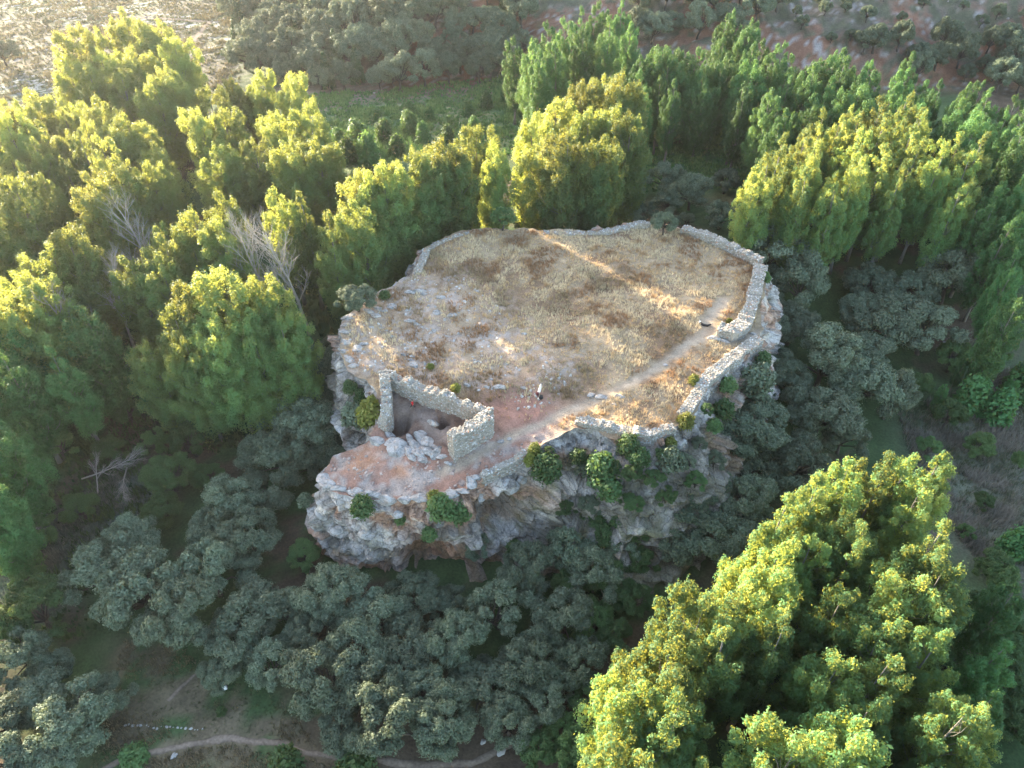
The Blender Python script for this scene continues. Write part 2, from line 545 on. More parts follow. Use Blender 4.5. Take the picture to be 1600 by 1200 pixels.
# ------------------------------------------------------------------ plateau: top sheet and cliff
WALL_TOP_Z = -.6
RUIN_C = [at(600, 580, -1.0), at(767, 644, -1.0)]     # centre lines on the walls' tops
RUIN_L = [at(600, 582, -1.0), at(603, 614, -1.5), at(603, 640, -2.4), at(597, 664, -4.2)]
RUIN_R = [at(766, 647, -1.0), at(704, 681, -1.2)]
ROOM = [at(600, 582, -1.0)[:2], at(767, 646, -1.0)[:2], at(706, 692, -3.5)[:2], at(700, 700, -5.2)[:2], at(600, 680, -5)[:2]]
ROOM_BACK = (np.array(RUIN_C[0][:2]), np.array(RUIN_C[1][:2]))


def room_floor(x, y):
    a, b = ROOM_BACK; t = (b - a) / np.linalg.norm(b - a); d = np.abs((x - a[0]) * t[1] - (y - a[1]) * t[0])
    return -4.0 - 1.5 * sstep(.5, 7, d)


PITS = [(at(622, 664, -5.5)[:2], 2.3, 3.4), (at(692, 668, -5.5)[:2], 1.2, 3.0)]
TRACK = [np.array([top_point(*p)[:2] for p in P]) for P in
         ([(690,738),(750,706),(800,682),(850,660),(900,636),(960,610),(1000,592),(1040,565),(1080,535),(1110,520),(1140,530),(1165,528)],
          [(1165,528),(1185,520)], [(1110,520),(1105,500),(1130,470)])]


def top_z(x, y):
    z = ztop(x, y)
    x = np.asarray(x, float); y = np.asarray(y, float)
    d = poly_dist(x, y, ROOM); w = np.where(inside(x, y, ROOM), sstep(0, .3, d), 0)
    z = z * (1 - w) + w * (room_floor(x, y) + .3 * fbm(x * .7, y * .7, s=31))
    for c, r, dep in PITS:
        z = z - dep * (1 - sstep(r * .55, r, np.hypot(x - c[0], y - c[1])))
    rocky = sstep(-2.5, -4.5, z)
    z = z + .12 * fbm(x * .5, y * .5, s=33) + rocky * .1 * fbm(x * .9, y * .9, s=34)
    # shallow ledges of bedrock
    f1, f2, idv = worley(x * .45, y * .45, np.zeros_like(x), 3)
    z = z + rocky * (.22 * (idv - .5) - .14 * (1 - sstep(0, .12, f2 - f1)))
    for p in TRACK:
        z = z - .12 * (1 - sstep(.5, 1.4, poly_dist(x, y, p, closed=False)))
    return z


def top_colour(x, y, z):
    n1 = fbm(x * .12, y * .12, s=41); n2 = fbm(x * .5, y * .5, s=42); n3 = fbm(x * 1.3, y * 1.3, s=43, o=3)
    straw = np.array((.33, .24, .15)); brown = np.array((.22, .14, .085)); soil = np.array((.37, .26, .18)); redd = np.array((.29, .165, .12)); stone = np.array((.34, .28, .24)); orange = np.array((.40, .19, .10))
    c = mix(np.tile(straw, (len(x), 1)), brown, sstep(-.2, .6, n1 + .5 * n2))
    P = [top_point(*p)[:2] for p in [(540,490),(600,440),(700,430),(900,570),(860,590),(800,600),(700,590),(560,570)]]
    q = np.where(inside(x, y, P), 1, np.exp(-poly_dist(x, y, P) / 2.5))
    c = mix(c, soil, q * (.35 + .55 * sstep(-.3, .3, n2)))
    c = mix(c, stone, q * sstep(.22, .5, n3 + .35 * n2) * .8)
    rocky = sstep(-2.4, -4.4, z)
    f = mix(np.tile(redd, (len(x), 1)), stone * .92, sstep(-.15, .45, n2 + .6 * n3)); c = mix(c, f, rocky)
    for (u, v, rr) in ((573, 711, 1.8), (625, 738, 1.2), (556, 728, 1.3)):
        p = top_point(u, v); q = np.exp(-(np.hypot(x - p[0], y - p[1]) / rr) ** 2); c = mix(c, orange, np.clip(q * (.7 + n2), 0, .7))
    p = top_point(810, 640); q = np.exp(-(np.hypot((x - p[0]) / 5, (y - p[1]) / 4)) ** 2); c = mix(c, redd * np.array((1.05, .9, .9)), np.clip(q * 1.2, 0, .9))
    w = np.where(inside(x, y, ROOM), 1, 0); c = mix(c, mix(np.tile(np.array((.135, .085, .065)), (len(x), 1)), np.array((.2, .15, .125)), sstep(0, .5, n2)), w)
    for p in TRACK:
        d = poly_dist(x, y, p, closed=False) + .3 * n2
        c = mix(c, np.array((.36, .28, .205)), (1 - sstep(.35, 1.15, d)) * .9)
    return np.clip(c * (1 + .15 * n3[:, None]), .02, .9)


def build_plateau():
    root = tag(link('rock_plateau', None), kind='structure')
    # top
    xs = np.arange(RING[:, 0].min(), RING[:, 0].max(), .55); ys = np.arange(RING[:, 1].min(), RING[:, 1].max(), .55)
    X, Y = np.meshgrid(xs, ys); x, y = X.ravel() + RNG.uniform(-.15, .15, X.size), Y.ravel() + RNG.uniform(-.15, .15, X.size)
    k = inside(x, y, RING) & (poly_dist(x, y, RING) > .35)
    x, y = x[k], y[k]
    n = len(RING)
    pts = [Vector((p[0], p[1])) for p in RING] + [Vector((a, b)) for a, b in zip(x, y)]
    res = delaunay_2d_cdt(pts, [(i, (i + 1) % n) for i in range(n)], [], 1, 1e-5)
    V = np.array([(p.x, p.y) for p in res[0]])
    z = top_z(V[:, 0], V[:, 1])
    dr = poly_dist(V[:, 0], V[:, 1], RING)
    # ring vertices keep the cliff's own top height
    ring_i = {}
    for i, orig in enumerate(res[3]):
        for o in orig:
            if o < n: ring_i[o] = i
    for i in range(n):
        z[ring_i[i]] = RING[i, 2]
    P = np.column_stack([V, z])
    me = bpy.data.meshes.new('plateau_top'); me.from_pydata(P.tolist(), [], [tuple(f) for f in res[2]])
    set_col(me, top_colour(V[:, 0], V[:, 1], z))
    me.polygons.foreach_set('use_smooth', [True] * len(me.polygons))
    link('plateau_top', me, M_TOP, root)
    # cliff
    rows = 62
    S = RING
    uvd = np.array([project(p) for p in S])
    # how far the foot runs out per metre of height: steep in front and at the left, sloping at the right front
    slope = np.interp(uvd[:, 0], [480, 700, 760, 830, 950, 1100, 1200], [.18, .16, .4, .75, .85, .7, .4])
    slope = np.where(uvd[:, 1] < 600, np.interp(uvd[:, 0], [530, 640, 800, 1000, 1200], [.12, .3, .5, .5, .35]), slope)
    for _ in range(25):
        slope = .25 * np.roll(slope, 1) + .5 * slope + .25 * np.roll(slope, -1)
    G = []
    for j in range(rows + 1):
        t = j / rows
        # foot height depends on where the foot lands
        fx = S[:, 0] + NRM[:, 0] * slope * 14; fy = S[:, 1] + NRM[:, 1] * slope * 14
        zb = ground(fx, fy) - 2.0
        zz = S[:, 2] * (1 - t) + zb * t
        drop = S[:, 2] - zz
        off = slope * drop
        # bench one third down, then steep again
        off = off + .9 * sstep(.22, .3, t + .06 * fbm(S[:, 0] * .2, S[:, 1] * .2, s=50, o=2)) - .5 * sstep(.5, .8, t)
        x = S[:, 0] + NRM[:, 0] * off; y = S[:, 1] + NRM[:, 1] * off
        fade = sstep(0, .05, t)
        wx, wy, wz = x + .5 * fbm(x * .4, y * .4, zz * .4, s=54, o=2), y + .5 * fbm(x * .4, y * .4, zz * .4, s=55, o=2), zz
        f1, f2, idv, tl = worley(wx * .24, wy * .24, wz * .42, 5, True)
        g1, g2, idw, tw = worley(wx * .7, wy * .7, wz * 1.0, 8, True)
        dsp = (idv - .5) * 1.9 + tl * 3.1 - 1.1 * (1 - sstep(0, .05, f2 - f1)) + .45 * (np.abs(((zz + .8 * fbm(x * .1, y * .1, s=57, o=2)) / 1.9) % 1 - .5) * 2 - .5) + (idw - .5) * .35 + tw * .9 - .28 * (1 - sstep(0, .12, g2 - g1)) + .25 * fbm(x * .9, y * .9, zz * .9, s=52)
        # hollow with an orange back wall in the front face, cave under the road
        for (uu, tt, wu, wt, dep) in ((655, .68, 30, .2, 3.2), (765, .38, 26, .2, 4.5), (795, .45, 30, .18, 2.4)):
            dsp = dsp - dep * np.exp(-((uvd[:, 0] - uu) / wu) ** 4 - ((t - tt) / wt) ** 4) * (uvd[:, 1] > 600)
        x = x + NRM[:, 0] * dsp * fade; y = y + NRM[:, 1] * dsp * fade
        G.append(np.column_stack([x, y, zz + .25 * fade * (idw - .5)]))
    G = np.array(G)
    x, y, z = G[..., 0].ravel(), G[..., 1].ravel(), G[..., 2].ravel()
    tt = np.repeat(np.linspace(0, 1, rows + 1), n); uu = np.tile(uvd[:, 0], rows + 1); vv = np.tile(uvd[:, 1], rows + 1)
    n1 = fbm(x * .2, y * .2, z * .2, s=61); n2 = fbm(x * .7, y * .7, z * .7, s=62)
    f1, f2, idv = worley(x * .24, y * .24, z * .42, 5)
    grey = np.array((.40, .365, .335)); dark = np.array((.19, .175, .155)); orange = np.array((.40, .20, .11)); earth = np.array((.15, .115, .08)); moss = np.array((.13, .125, .065))
    c = mix(np.tile(grey, (len(x), 1)), dark, sstep(.05, .6, n1 * .6 + n2 * .6))
    c = mix(c, np.array((.48, .40, .315)), sstep(.0, .5, -n2 + .4 * n1) * .6)
    c = mix(c, orange, sstep(.12, .6, n1 + .4 * n2) * .65)
    c = mix(c, earth, sstep(.15, .55, -n1 + .25 * n2) * .55)
    o = 1.2 * np.exp(-((uu - 655) / 40) ** 2 - ((tt - .66) / .22) ** 2) + np.exp(-((uu - 700) / 26) ** 2 - ((tt - .75) / .2) ** 2) + .9 * np.exp(-((uu - 800) / 40) ** 2 - ((tt - .3) / .08) ** 2)
    c = mix(c, orange, np.clip(o * (1 + .5 * n2) * (vv > 600), 0, .95))
    c = mix(c, mix(np.tile(earth, (len(x), 1)), moss, sstep(0, .5, n2)), np.exp(-((uu - 930) / 190) ** 4) * (vv > 560) * sstep(-.45, .25, n1 + .4 * n2) * .8 * sstep(.08, .2, tt))
    c = mix(c, dark * .7, (1 - sstep(0, .07, f2 - f1)) * .6)
    c = mix(c, earth * .8, sstep(.85, 1, tt) * .8)
    c = mix(c, moss, sstep(.1, .6, n2 - n1) * .35 * (tt > .2))
    h1, h2, idh = worley(x * .7, y * .7, z * 1.0, 8)
    c = c * (.62 + .5 * idv + .28 * idh)[:, None]
    c = mix(c, dark * .5, (1 - sstep(0, .06, h2 - h1)) * .45)
    idx = np.arange((rows + 1) * n).reshape(rows + 1, n); nxt = np.roll(idx, -1, 1)
    F = np.stack([idx[:-1], idx[1:], nxt[1:], nxt[:-1]], -1).reshape(-1, 4)
    me = bpy.data.meshes.new('cliff'); me.from_pydata(np.column_stack([x, y, z]).tolist(), [], F.tolist()); set_col(me, np.clip(c, .02, .8))
    link('cliff_face', me, M_CLIFF, root)
    return root, G


PLATEAU, CLIFF = build_plateau()

# ------------------------------------------------------------------ separate rocks
def rock_mesh(name, seed, sub=3, flat=.6):
    v, f = icosphere(sub)
    s = seed * 3.7
    f1, f2, idv = worley(v[:, 0] * 1.1 + s, v[:, 1] * 1.1 + s, v[:, 2] * 1.1, seed)
    k = 1 + .32 * (idv - .5) - .16 * (1 - sstep(0, .16, f2 - f1)) + .14 * fbm(v[:, 0] * 2 + s, v[:, 1] * 2, v[:, 2] * 2, s=seed)
    rg = np.random.default_rng(seed); pl = rg.normal(0, 1, (13, 3)); pl /= np.linalg.norm(pl, axis=1)[:, None]; pd = rg.uniform(.55, .9, 13)
    cut = np.min(pd[None] / np.maximum(v @ pl.T, 1e-3), axis=1)
    p = v * np.minimum(1.12, cut)[:, None] * (1 + .12 * (k - 1))[:, None]
    p[:, 2] *= flat
    n = fbm(v[:, 0] * 2.5 + s, v[:, 1] * 2.5, v[:, 2] * 2.5, s=seed + 4)
    c = mix(np.tile(np.array((.38, .355, .33)), (len(v), 1)), np.array((.23, .215, .2)), sstep(-.1, .6, n))
    c = mix(c, np.array((.40, .27, .19)), sstep(.2, .7, -n) * .5)
    m = MB(); m.add(p, f); me = m.mesh(name); set_col(me, c)
    return me


ROCKS = [rock_mesh('rock', s, 3, fl) for s, fl in ((1, .55), (2, .7), (3, .6), (4, .8), (5, .5), (6, .65))]
for m_ in ROCKS:
    m_.materials.append(M_ROCK)
rock_px = [  # outcrop below the ruin: u, v, width px, long axis angle
    (588,687,30,20),(606,678,26,35),(622,700,40,35),(612,690,22,10),(640,684,20,60),(648,692,30,60),(657,682,32,45),(638,703,20,60),(668,690,26,50),
    (652,706,20,40),(668,704,24,30),(684,704,22,120),(676,696,16,20),(642,712,18,30),(660,716,18,10),(690,712,14,0),(700,722,12,30),(676,657,18,30),(660,674,16,20),

    # row along the left edge
    (543,494,16,0),(551,490,12,0),(540,506,15,0),(538,517,15,0),(540,532,18,20),(538,547,16,0),(545,558,18,40),(558,544,20,30),(552,570,14,0),(567,536,12,0),
    (575,483,16,10),(590,480,14,0),(602,484,12,0),(613,477,16,20),(588,492,12,0),(640,455,14,0),(655,452,18,0),(662,458,12,0),(690,463,16,0),(684,487,14,0),(706,491,14,0),
    (640,500,14,0),(650,504,12,0),(632,552,14,0),(642,560,10,0),(678,566,14,60),(645,568,14,60),(780,603,16,0),(760,602,10,0),(730,600,14,0),(818,604,10,0),
    # edge of the terrace
    (507,747,26,0),(512,756,22,20),(528,762,22,0),(548,766,20,10),(735,752,24,60),(722,765,18,0),(745,744,14,0),(556,768,22,0),(578,772,26,0),(604,776,28,0),(632,778,24,0),(655,776,26,0),(680,774,22,0),(702,772,24,0),
    # by the gate and on the track
    (1115,527,16,10),(1130,530,14,0),(1176,520,12,0),(1182,528,12,0),(1040,568,8,0),(924,616,14,0),(940,619,18,0),(968,616,14,0),(960,630,10,0),(786,688,14,0),(796,684,8,0)]
def surf_point(u, v):
    z = -3.0
    for _ in range(14):
        p = at(u, v, z); z = .5 * z + .5 * float(top_z(np.array([p[0]]), np.array([p[1]]))[0])
    p[2] = z
    return p


for i, (u, v, w, a) in enumerate(rock_px):
    p = surf_point(u, v + 2)
    zc = project(p)[2]; r = w / FPX * zc / 2 * 1.15
    link('rock', ROCKS[i % 6], None, PLATEAU, (p[0], p[1], p[2] - r * .06), (random.uniform(-.15, .15), random.uniform(-.15, .15), R(-a) + random.uniform(-.2, .2)), (r * random.uniform(1.0, 1.25), r * random.uniform(.6, .8), r * random.uniform(.75, 1.0)))
# blocks standing proud of the cliff face
nring = len(RING)
uvr = np.array([project(p) for p in RING])
front = [i for i in range(nring) if uvr[i, 1] > 560 and uvr[i, 0] < 1110]
for k in range(36):
    i = front[int((k + random.random()) / 36 * len(front))]; j = int(random.triangular(2, 48, 8))
    p = CLIFF[j, i]; r = random.uniform(.5, 1.5)
    link('rock', ROCKS[random.randrange(6)], None, PLATEAU, p - np.array((NRM[i, 0], NRM[i, 1], 0)) * r * .45, (random.uniform(-.4, .4), random.uniform(-.4, .4), math.atan2(NRM[i, 1], NRM[i, 0])), (r * .8, r * 1.15, r * random.uniform(.9, 1.5)))

# ------------------------------------------------------------------ masonry
def wall(name, label, line, thick, base, top, cap=(.34, .305, .255), seed=0, rag=.5, taper=0.0, stone=.26, red=.06, group='ruined walls around the plateau'):
    """line: list of xy(z ignored); base(x,y)->z, top: list of z per line point"""
    rng = np.random.default_rng(seed + 100)
    L = np.array([(p[0], p[1], t) for p, t in zip(line, top)])
    P = resample(L, .4, closed=False)
    n = len(P); T = np.gradient(P[:, :2], axis=0); T /= np.linalg.norm(T, axis=1)[:, None]
    Nn = np.stack([T[:, 1], -T[:, 0]], 1)
    ztops = P[:, 2] + rag * fbm(P[:, 0] * .8, P[:, 1] * .8, s=seed + 70, o=3) * .6 + rag * .25 * np.sign(vnoise(P[:, 0] * 1.6, P[:, 1] * 1.6, s=seed + 71))
    th = thick * (1 + .16 * fbm(P[:, 0] * .5, P[:, 1] * .5, s=seed + 72, o=3)) * (1 - .25 * sstep(.2, .8, fbm(P[:, 0] * .25, P[:, 1] * .25, s=seed + 74, o=2)))
    zb = np.minimum.reduce([base(P[:, 0] + Nn[:, 0] * s * th / 2, P[:, 1] + Nn[:, 1] * s * th / 2) for s in (-1, 0, 1)]) - .6
    root = tag(link(name, None, loc=(P[0, 0], P[0, 1], zb[0])), label, 'wall', group)
    root_loc = np.array((P[0, 0], P[0, 1], zb[0]))
    # core
    m = MB(); rows = 5; vs_ = []; 
    for i in range(n):
        ring = []
        for s in (1, -1):
            for j in (range(rows + 1) if s == 1 else range(rows, -1, -1)):
                f = j / rows; w = (th[i] / 2) * (1 + taper * (1 - f)) - .07
                ring.append((P[i, 0] + Nn[i, 0] * s * w, P[i, 1] + Nn[i, 1] * s * w, zb[i] + (ztops[i] - .05 - zb[i]) * f))
        vs_.append(ring)
    k = len(vs_[0]); F = []
    for i in range(n - 1):
        for j in range(k):
            j2 = (j + 1) % k
            F.append((i * k + j, i * k + j2, (i + 1) * k + j2, (i + 1) * k + j))
    F.append(tuple(range(k))[::-1]); F.append(tuple((n - 1) * k + j for j in range(k)))
    V = np.array(vs_).reshape(-1, 3) - root_loc
    mortar = np.array((.31, .27, .22))
    m.add(V, F, mortar); link('core', m.mesh('wall_core'), M_STONE, root)
    # stones on both faces, the ends and the top
    seglen = .4 * (n - 1)
    C, A, B, D, CL = [], [], [], [], []

    def put(c, along, out, up, sl, sh, sd):
        j = rng.normal(0, .12, 3)
        a = along + np.cross(along, j) ; a /= np.linalg.norm(a)
        o = out + rng.normal(0, .1, 3); o /= np.linalg.norm(o)
        u = np.cross(a, o); u /= np.linalg.norm(u)
        C.append(c); A.append(a * sl); B.append(u * sh); D.append(o * sd)
        g = rng.uniform(.72, 1.22)
        base_c = np.array(cap) * g
        if rng.random() < red: base_c = np.array((.40, .24, .17)) * g
        elif rng.random() < .12: base_c = np.array((.50, .48, .46)) * g
        CL.append(base_c)
    for s in (1, -1):
        zlo = zb.min(); zhi = ztops.max(); nrow = int((zhi - zlo) / (stone * .62)) + 1
        for r_ in range(nrow):
            zz = zlo + (r_ + .5) * stone * .62
            d = rng.uniform(0, stone)
            while d < seglen:
                ln = stone * rng.uniform(.6, 1.5); q = d + ln / 2; d += ln + .02
                f = min(q / .4, n - 1.001); i = int(f); f -= i
                if i + 1 >= n: break
                p = P[i] * (1 - f) + P[i + 1] * f; tz = ztops[i] * (1 - f) + ztops[i + 1] * f; bz = zb[i] * (1 - f) + zb[i + 1] * f
                if zz > tz - .05 or zz < bz - .1: continue
                fr = (zz - bz) / max(.1, tz - bz); w = th[i] / 2 * (1 + taper * (1 - fr)) - .05
                nn = np.array((*Nn[i], 0)) * s
                put(np.array((p[0], p[1], 0)) + nn * w + np.array((0, 0, zz + rng.normal(0, .03))), np.array((*T[i], 0)), nn, 0, ln * .47, stone * .29 * rng.uniform(.8, 1.15), rng.uniform(.05, .11))
    for e, i in ((-1, 0), (1, n - 1)):
        nn = np.array((*T[i], 0)) * e
        for _ in range(int(thick * (ztops[i] - zb[i]) / (stone * stone * .6))):
            w = rng.uniform(-.45, .45) * thick; zz = rng.uniform(zb[i], ztops[i] - .05)
            put(np.array((P[i, 0], P[i, 1], 0)) + np.array((*Nn[i], 0)) * w + nn * .02 + np.array((0, 0, zz)), np.array((*Nn[i], 0)), nn, 0, stone * .45 * rng.uniform(.7, 1.3), stone * .28, rng.uniform(.05, .15))
    for _ in range(int(seglen * thick / (stone * stone * .55))):
        f = rng.uniform(0, n - 1.001); i = int(f); f -= i
        p = P[i] * (1 - f) + P[i + 1] * f; tz = ztops[i] * (1 - f) + ztops[i + 1] * f; w = rng.uniform(-.5, .5) * th[i]
        a = rng.uniform(0, 6.28)
        put(np.array((p[0] + Nn[i, 0] * w, p[1] + Nn[i, 1] * w, tz - .05 + rng.uniform(-.06, .12) * rag)), np.array((math.cos(a), math.sin(a), 0)), np.array((0, 0, 1.)), 0, stone * .5 * rng.uniform(.6, 1.3), stone * .4 * rng.uniform(.6, 1.2), rng.uniform(.05, .12))
    C, A, B, D, CL = map(np.array, (C, A, B, D, CL))
    V = np.empty((len(C), 8, 3)); 
    sg = [(-1, -1, -1), (1, -1, -1), (1, 1, -1), (-1, 1, -1), (-1, -1, 1), (1, -1, 1), (1, 1, 1), (-1, 1, 1)]
    for q, (a, b, d) in enumerate(sg):
        sh = .8 if d > 0 else 1.0
        V[:, q] = C + A * a * sh * rng.uniform(.85, 1.1, (len(C), 1)) + B * b * sh * rng.uniform(.85, 1.1, (len(C), 1)) + D * d * rng.uniform(.8, 1.1, (len(C), 1))
    V = V.reshape(-1, 3) - root_loc
    fc = np.array([(4, 5, 6, 7), (0, 1, 5, 4), (1, 2, 6, 5), (2, 3, 7, 6), (3, 0, 4, 7)])
    F = (np.arange(len(C))[:, None, None] * 8 + fc[None]).reshape(-1, 4)
    me = bpy.data.meshes.new('stonework'); me.from_pydata(V.tolist(), [], F.tolist()); set_col(me, np.repeat(CL, 8, 0))
    tag(link('stonework', me, M_STONE, root), kind='stuff')
    return root


def tz_(x, y): return top_z(np.asarray(x, float), np.asarray(y, float))
def low(dz):
    return lambda x, y: ztop(x, y) - dz


room_base = lambda x, y: np.full(np.shape(x), -5.8)
GR_R = 'walls of the roofless stone ruin'
wall('ruin_wall', 'long back wall of the roofless stone ruin, behind the person in red', RUIN_C, 1.5, room_base, [-1.0, -1.0], seed=1, rag=.75, group=GR_R)
wall('ruin_wall', 'leaning left wall of the stone ruin beside the yellow green shrub', RUIN_L, 1.5, room_base, [-1.0, -1.5, -2.4, -4.2], seed=2, rag=.75, group=GR_R)
wall('ruin_wall', 'short right wall of the stone ruin beside the dirt track', RUIN_R, 1.6, room_base, [-.9, -1.1], seed=3, rag=.5, group=GR_R)


def wl(P, h):
    pts = [top_point(u, v) for u, v in P]
    return pts, [p[2] + (h[i] if isinstance(h, (list, tuple)) else h) for i, p in enumerate(pts)]


for name, lab, P, h, th, dz, sd in (
    ('perimeter_wall', 'pale stone perimeter wall below the gate gap, on the right front edge', [(1066,652),(1086,622),(1104,594),(1134,570),(1160,550),(1184,535)], [.5,.6,.7,.9,1.0,1.0], 1.9, 4.5, 4),
    ('perimeter_wall', 'thick stone wall with an inturned end above the gate gap on the right', [(1122,520),(1142,528),(1160,512),(1172,486),(1180,452),(1187,424)], [1.3,1.5,1.5,1.4,1.4,1.6], 2.2, 3.0, 5),
    ('perimeter_wall', 'long stone wall slanting along the upper right edge of the plateau', [(1186,416),(1145,394),(1104,376),(1066,362)], [1.5,1.3,1.3,1.2], 1.7, 3.0, 6),
    ('perimeter_wall', 'low stone wall left of the grey bush on the back edge', [(1014,355),(985,357),(945,365),(895,366),(850,364)], [1.1,.9,.5,.25,.1], 1.4, 2.0, 7),
    ('perimeter_wall', 'low narrow wall on the back left edge beyond the dry grass', [(740,363),(712,370),(688,380),(668,391)], [.1,.2,.25,.3], .9, 2.0, 8),
    ('perimeter_wall', 'short stub of wall on the left edge under the poplars', [(667,396),(660,412),(653,427)], [.9,.8,.4], 1.3, 2.0, 9),
    ('perimeter_wall', 'crumbling curved wall on the front edge below the yellow grass', [(900,659),(925,664),(955,671),(985,676),(1020,676),(1052,668)], [.7,.8,.6,.4,.4,.5], 1.5, 3.2, 10),
    ('retaining_wall', 'low rubble kerb along the outer side of the dirt track', [(752,745),(785,729),(815,712),(838,697)], .35, .9, 1.6, 11)):
    pts, tp = wl(P, h)
    wall(name, lab, pts, th, low(dz), tp, seed=sd, rag=.42, red=.05)

# ------------------------------------------------------------------ foliage builders
def leaves(lobes, dens, size, seed, up=.25, jit=.65, inner=.7, flame=0.0, ragged=.25, fill=24):
    """lobes: (cx,cy,cz, rx, rz, ax,ay) ellipsoids leaning along (ax,ay). Rhombic leaf sprays over their outer skins."""
    rng = np.random.default_rng(seed)
    lob = np.array(lobes)
    out = []
    for k, l in enumerate(lob):
        c, rx, rz = l[:3], l[3], l[4]
        n = int(dens * 4 * math.pi * ((rx * rx + 2 * rx * rz) / 3))
        d = rng.normal(0, 1, (n, 3)); d /= np.linalg.norm(d, axis=1)[:, None]
        keep = d[:, 2] > rng.uniform(-1.2, .1, n); d = d[keep]; n = len(d)
        s = inner + (1.1 - inner) * rng.random(n) ** .6 + .4 * rng.random(n) * (rng.random(n) < .14)
        rag = 1 + ragged * vnoise(d[:, 0] * 2.2 + k * 7.1, d[:, 1] * 2.2, d[:, 2] * 2.2, s=seed)
        p = d * np.array((rx, rx, rz)) * (s * rag)[:, None]
        tp = 1 - flame * d[:, 2]; p[:, 0] *= tp; p[:, 1] *= tp
        p[:, 0] += l[5] * p[:, 2]; p[:, 1] += l[6] * p[:, 2]
        p += c
        nn = d / np.array((rx, rx, rz)); nn /= np.linalg.norm(nn, axis=1)[:, None]
        # drop what lies deep inside the neighbours
        q = np.zeros(n, int)
        for m, o in enumerate(lob):
            if m == k or np.linalg.norm(o[:3] - c) > rx + rz + o[3] + o[4]: continue
            e = (p - o[:3]) / np.array((o[3], o[3], o[4])); q += (e * e).sum(1) < .5
        w = q < 1
        out.append((p[w], nn[w]))
    P = np.concatenate([a for a, b in out]); Nn = np.concatenate([b for a, b in out])
    Nn = Nn + rng.normal(0, jit, Nn.shape) * .6; Nn[:, 2] += up; Nn /= np.linalg.norm(Nn, axis=1)[:, None]
    t = rng.normal(0, 1, P.shape); a = np.cross(Nn, t); a /= np.linalg.norm(a, axis=1)[:, None]; b = np.cross(Nn, a)
    s = size * rng.uniform(.6, 1.35, len(P))[:, None]
    # inner foliage, coarse, that closes the crown from within
    I = np.concatenate([l[:3] + rng.normal(0, .33, (fill, 3)) * np.array((l[3], l[3], l[4])) for l in lob])
    In = rng.normal(0, 1, I.shape); In /= np.linalg.norm(In, axis=1)[:, None]
    Ia = np.cross(In, rng.normal(0, 1, I.shape)); Ia /= np.linalg.norm(Ia, axis=1)[:, None]
    P = np.concatenate([P, I]); Nn = np.concatenate([Nn, In]); a = np.concatenate([a, Ia]); b = np.concatenate([b, np.cross(In, Ia)])
    s = np.concatenate([s, size * rng.uniform(1.6, 2.8, (len(I), 1))])
    V = np.stack([P - a * s, P - b * s * .55, P + a * s, P + b * s * .55], 1)
    V[:, 1] += Nn * s * .25; V[:, 3] += Nn * s * .25
    return V.reshape(-1, 3)


def limb_path(a, b, bow, rng, n=4):
    a, b = np.asarray(a, float), np.asarray(b, float)
    pts = []
    for i in range(n + 1):
        t = i / n; p = a + (b - a) * t
        p[2] += bow * math.sin(math.pi * t)
        pts.append(p + rng.normal(0, .04 * np.linalg.norm(b - a) * math.sin(math.pi * t), 3))
    return pts


def make_poplar(seed, H=26.0, W=6.4, lo=.24, lead=6, per=17, dens=40, size=.13, lobe=.85, flame=.3, pe=1.8, pc=.82):
    """several ascending leaders, each a plume of small flame shaped leafy lobes"""
    rng = np.random.default_rng(seed)
    lobes = []
    for q in range(lead):
        a = q * 2 * math.pi / max(1, lead - 1) + rng.normal(0, .3)
        d = 0 if q == 0 else W * rng.uniform(.17, .34)
        hl = H * (1.0 if q == 0 else rng.uniform(.72, .97)); l0 = H * lo * rng.uniform(.9, 1.6)
        cx, cy_ = d * math.cos(a), d * math.sin(a); wr = W * (.24 if q == 0 else rng.uniform(.17, .24))
        for k in range(per):
            f = (k + rng.random()) / per
            prof = min(1, ((f + .06) / .3) ** .6) * (1 - pc * max(0, (f - .4) / .6) ** pe)
            b = k * 2.399 + rng.normal(0, .5); rx = lobe * rng.uniform(.65, 1.25) * (1.1 - .4 * f); rz = rx * rng.uniform(1.3, 2.0)
            r = max(0, wr * 1.35 * prof - rx * .35) * rng.uniform(.4, 1.1)
            sx = cx * (.55 + .45 * f) + r * math.cos(b); sy = cy_ * (.55 + .45 * f) + r * math.sin(b)
            lobes.append((sx, sy, l0 + (hl - l0) * f - rz * .7, rx, rz, .25 * math.cos(b), .25 * math.sin(b)))
        lobes.append((cx, cy_, hl - lobe * 1.6, lobe * .6, lobe * 1.5, 0, 0))
    V = leaves(lobes, dens, size, seed, flame=flame, ragged=.35)
    cm = quads_mesh('poplar_crown', V)
    m = MB()
    bend = rng.normal(0, .35, 2)
    pts = [np.array((bend[0] * math.sin(3 * t), bend[1] * math.sin(2.3 * t), H * .96 * t)) for t in np.linspace(0, 1, 9)]
    m.tube(pts, [.36 * (1 - .93 * t) + (.12 if t == 0 else 0) for t in np.linspace(0, 1, 9)], 7)
    for l in lobes[::2]:
        zt = max(H * .14, l[2] - 2.4 - .9 * math.hypot(l[0], l[1])); t = zt / (H * .96)
        a = np.array((bend[0] * math.sin(3 * t), bend[1] * math.sin(2.3 * t), zt))
        m.tube(limb_path(a, l[:3], -.2, rng), [.11 * (1.1 - t), .09 * (1.1 - t), .07 * (1.1 - t), .05 * (1.1 - t), .02], 4, cap=False)
    tm = m.mesh('poplar_trunk', smooth=True)
    return tm, cm


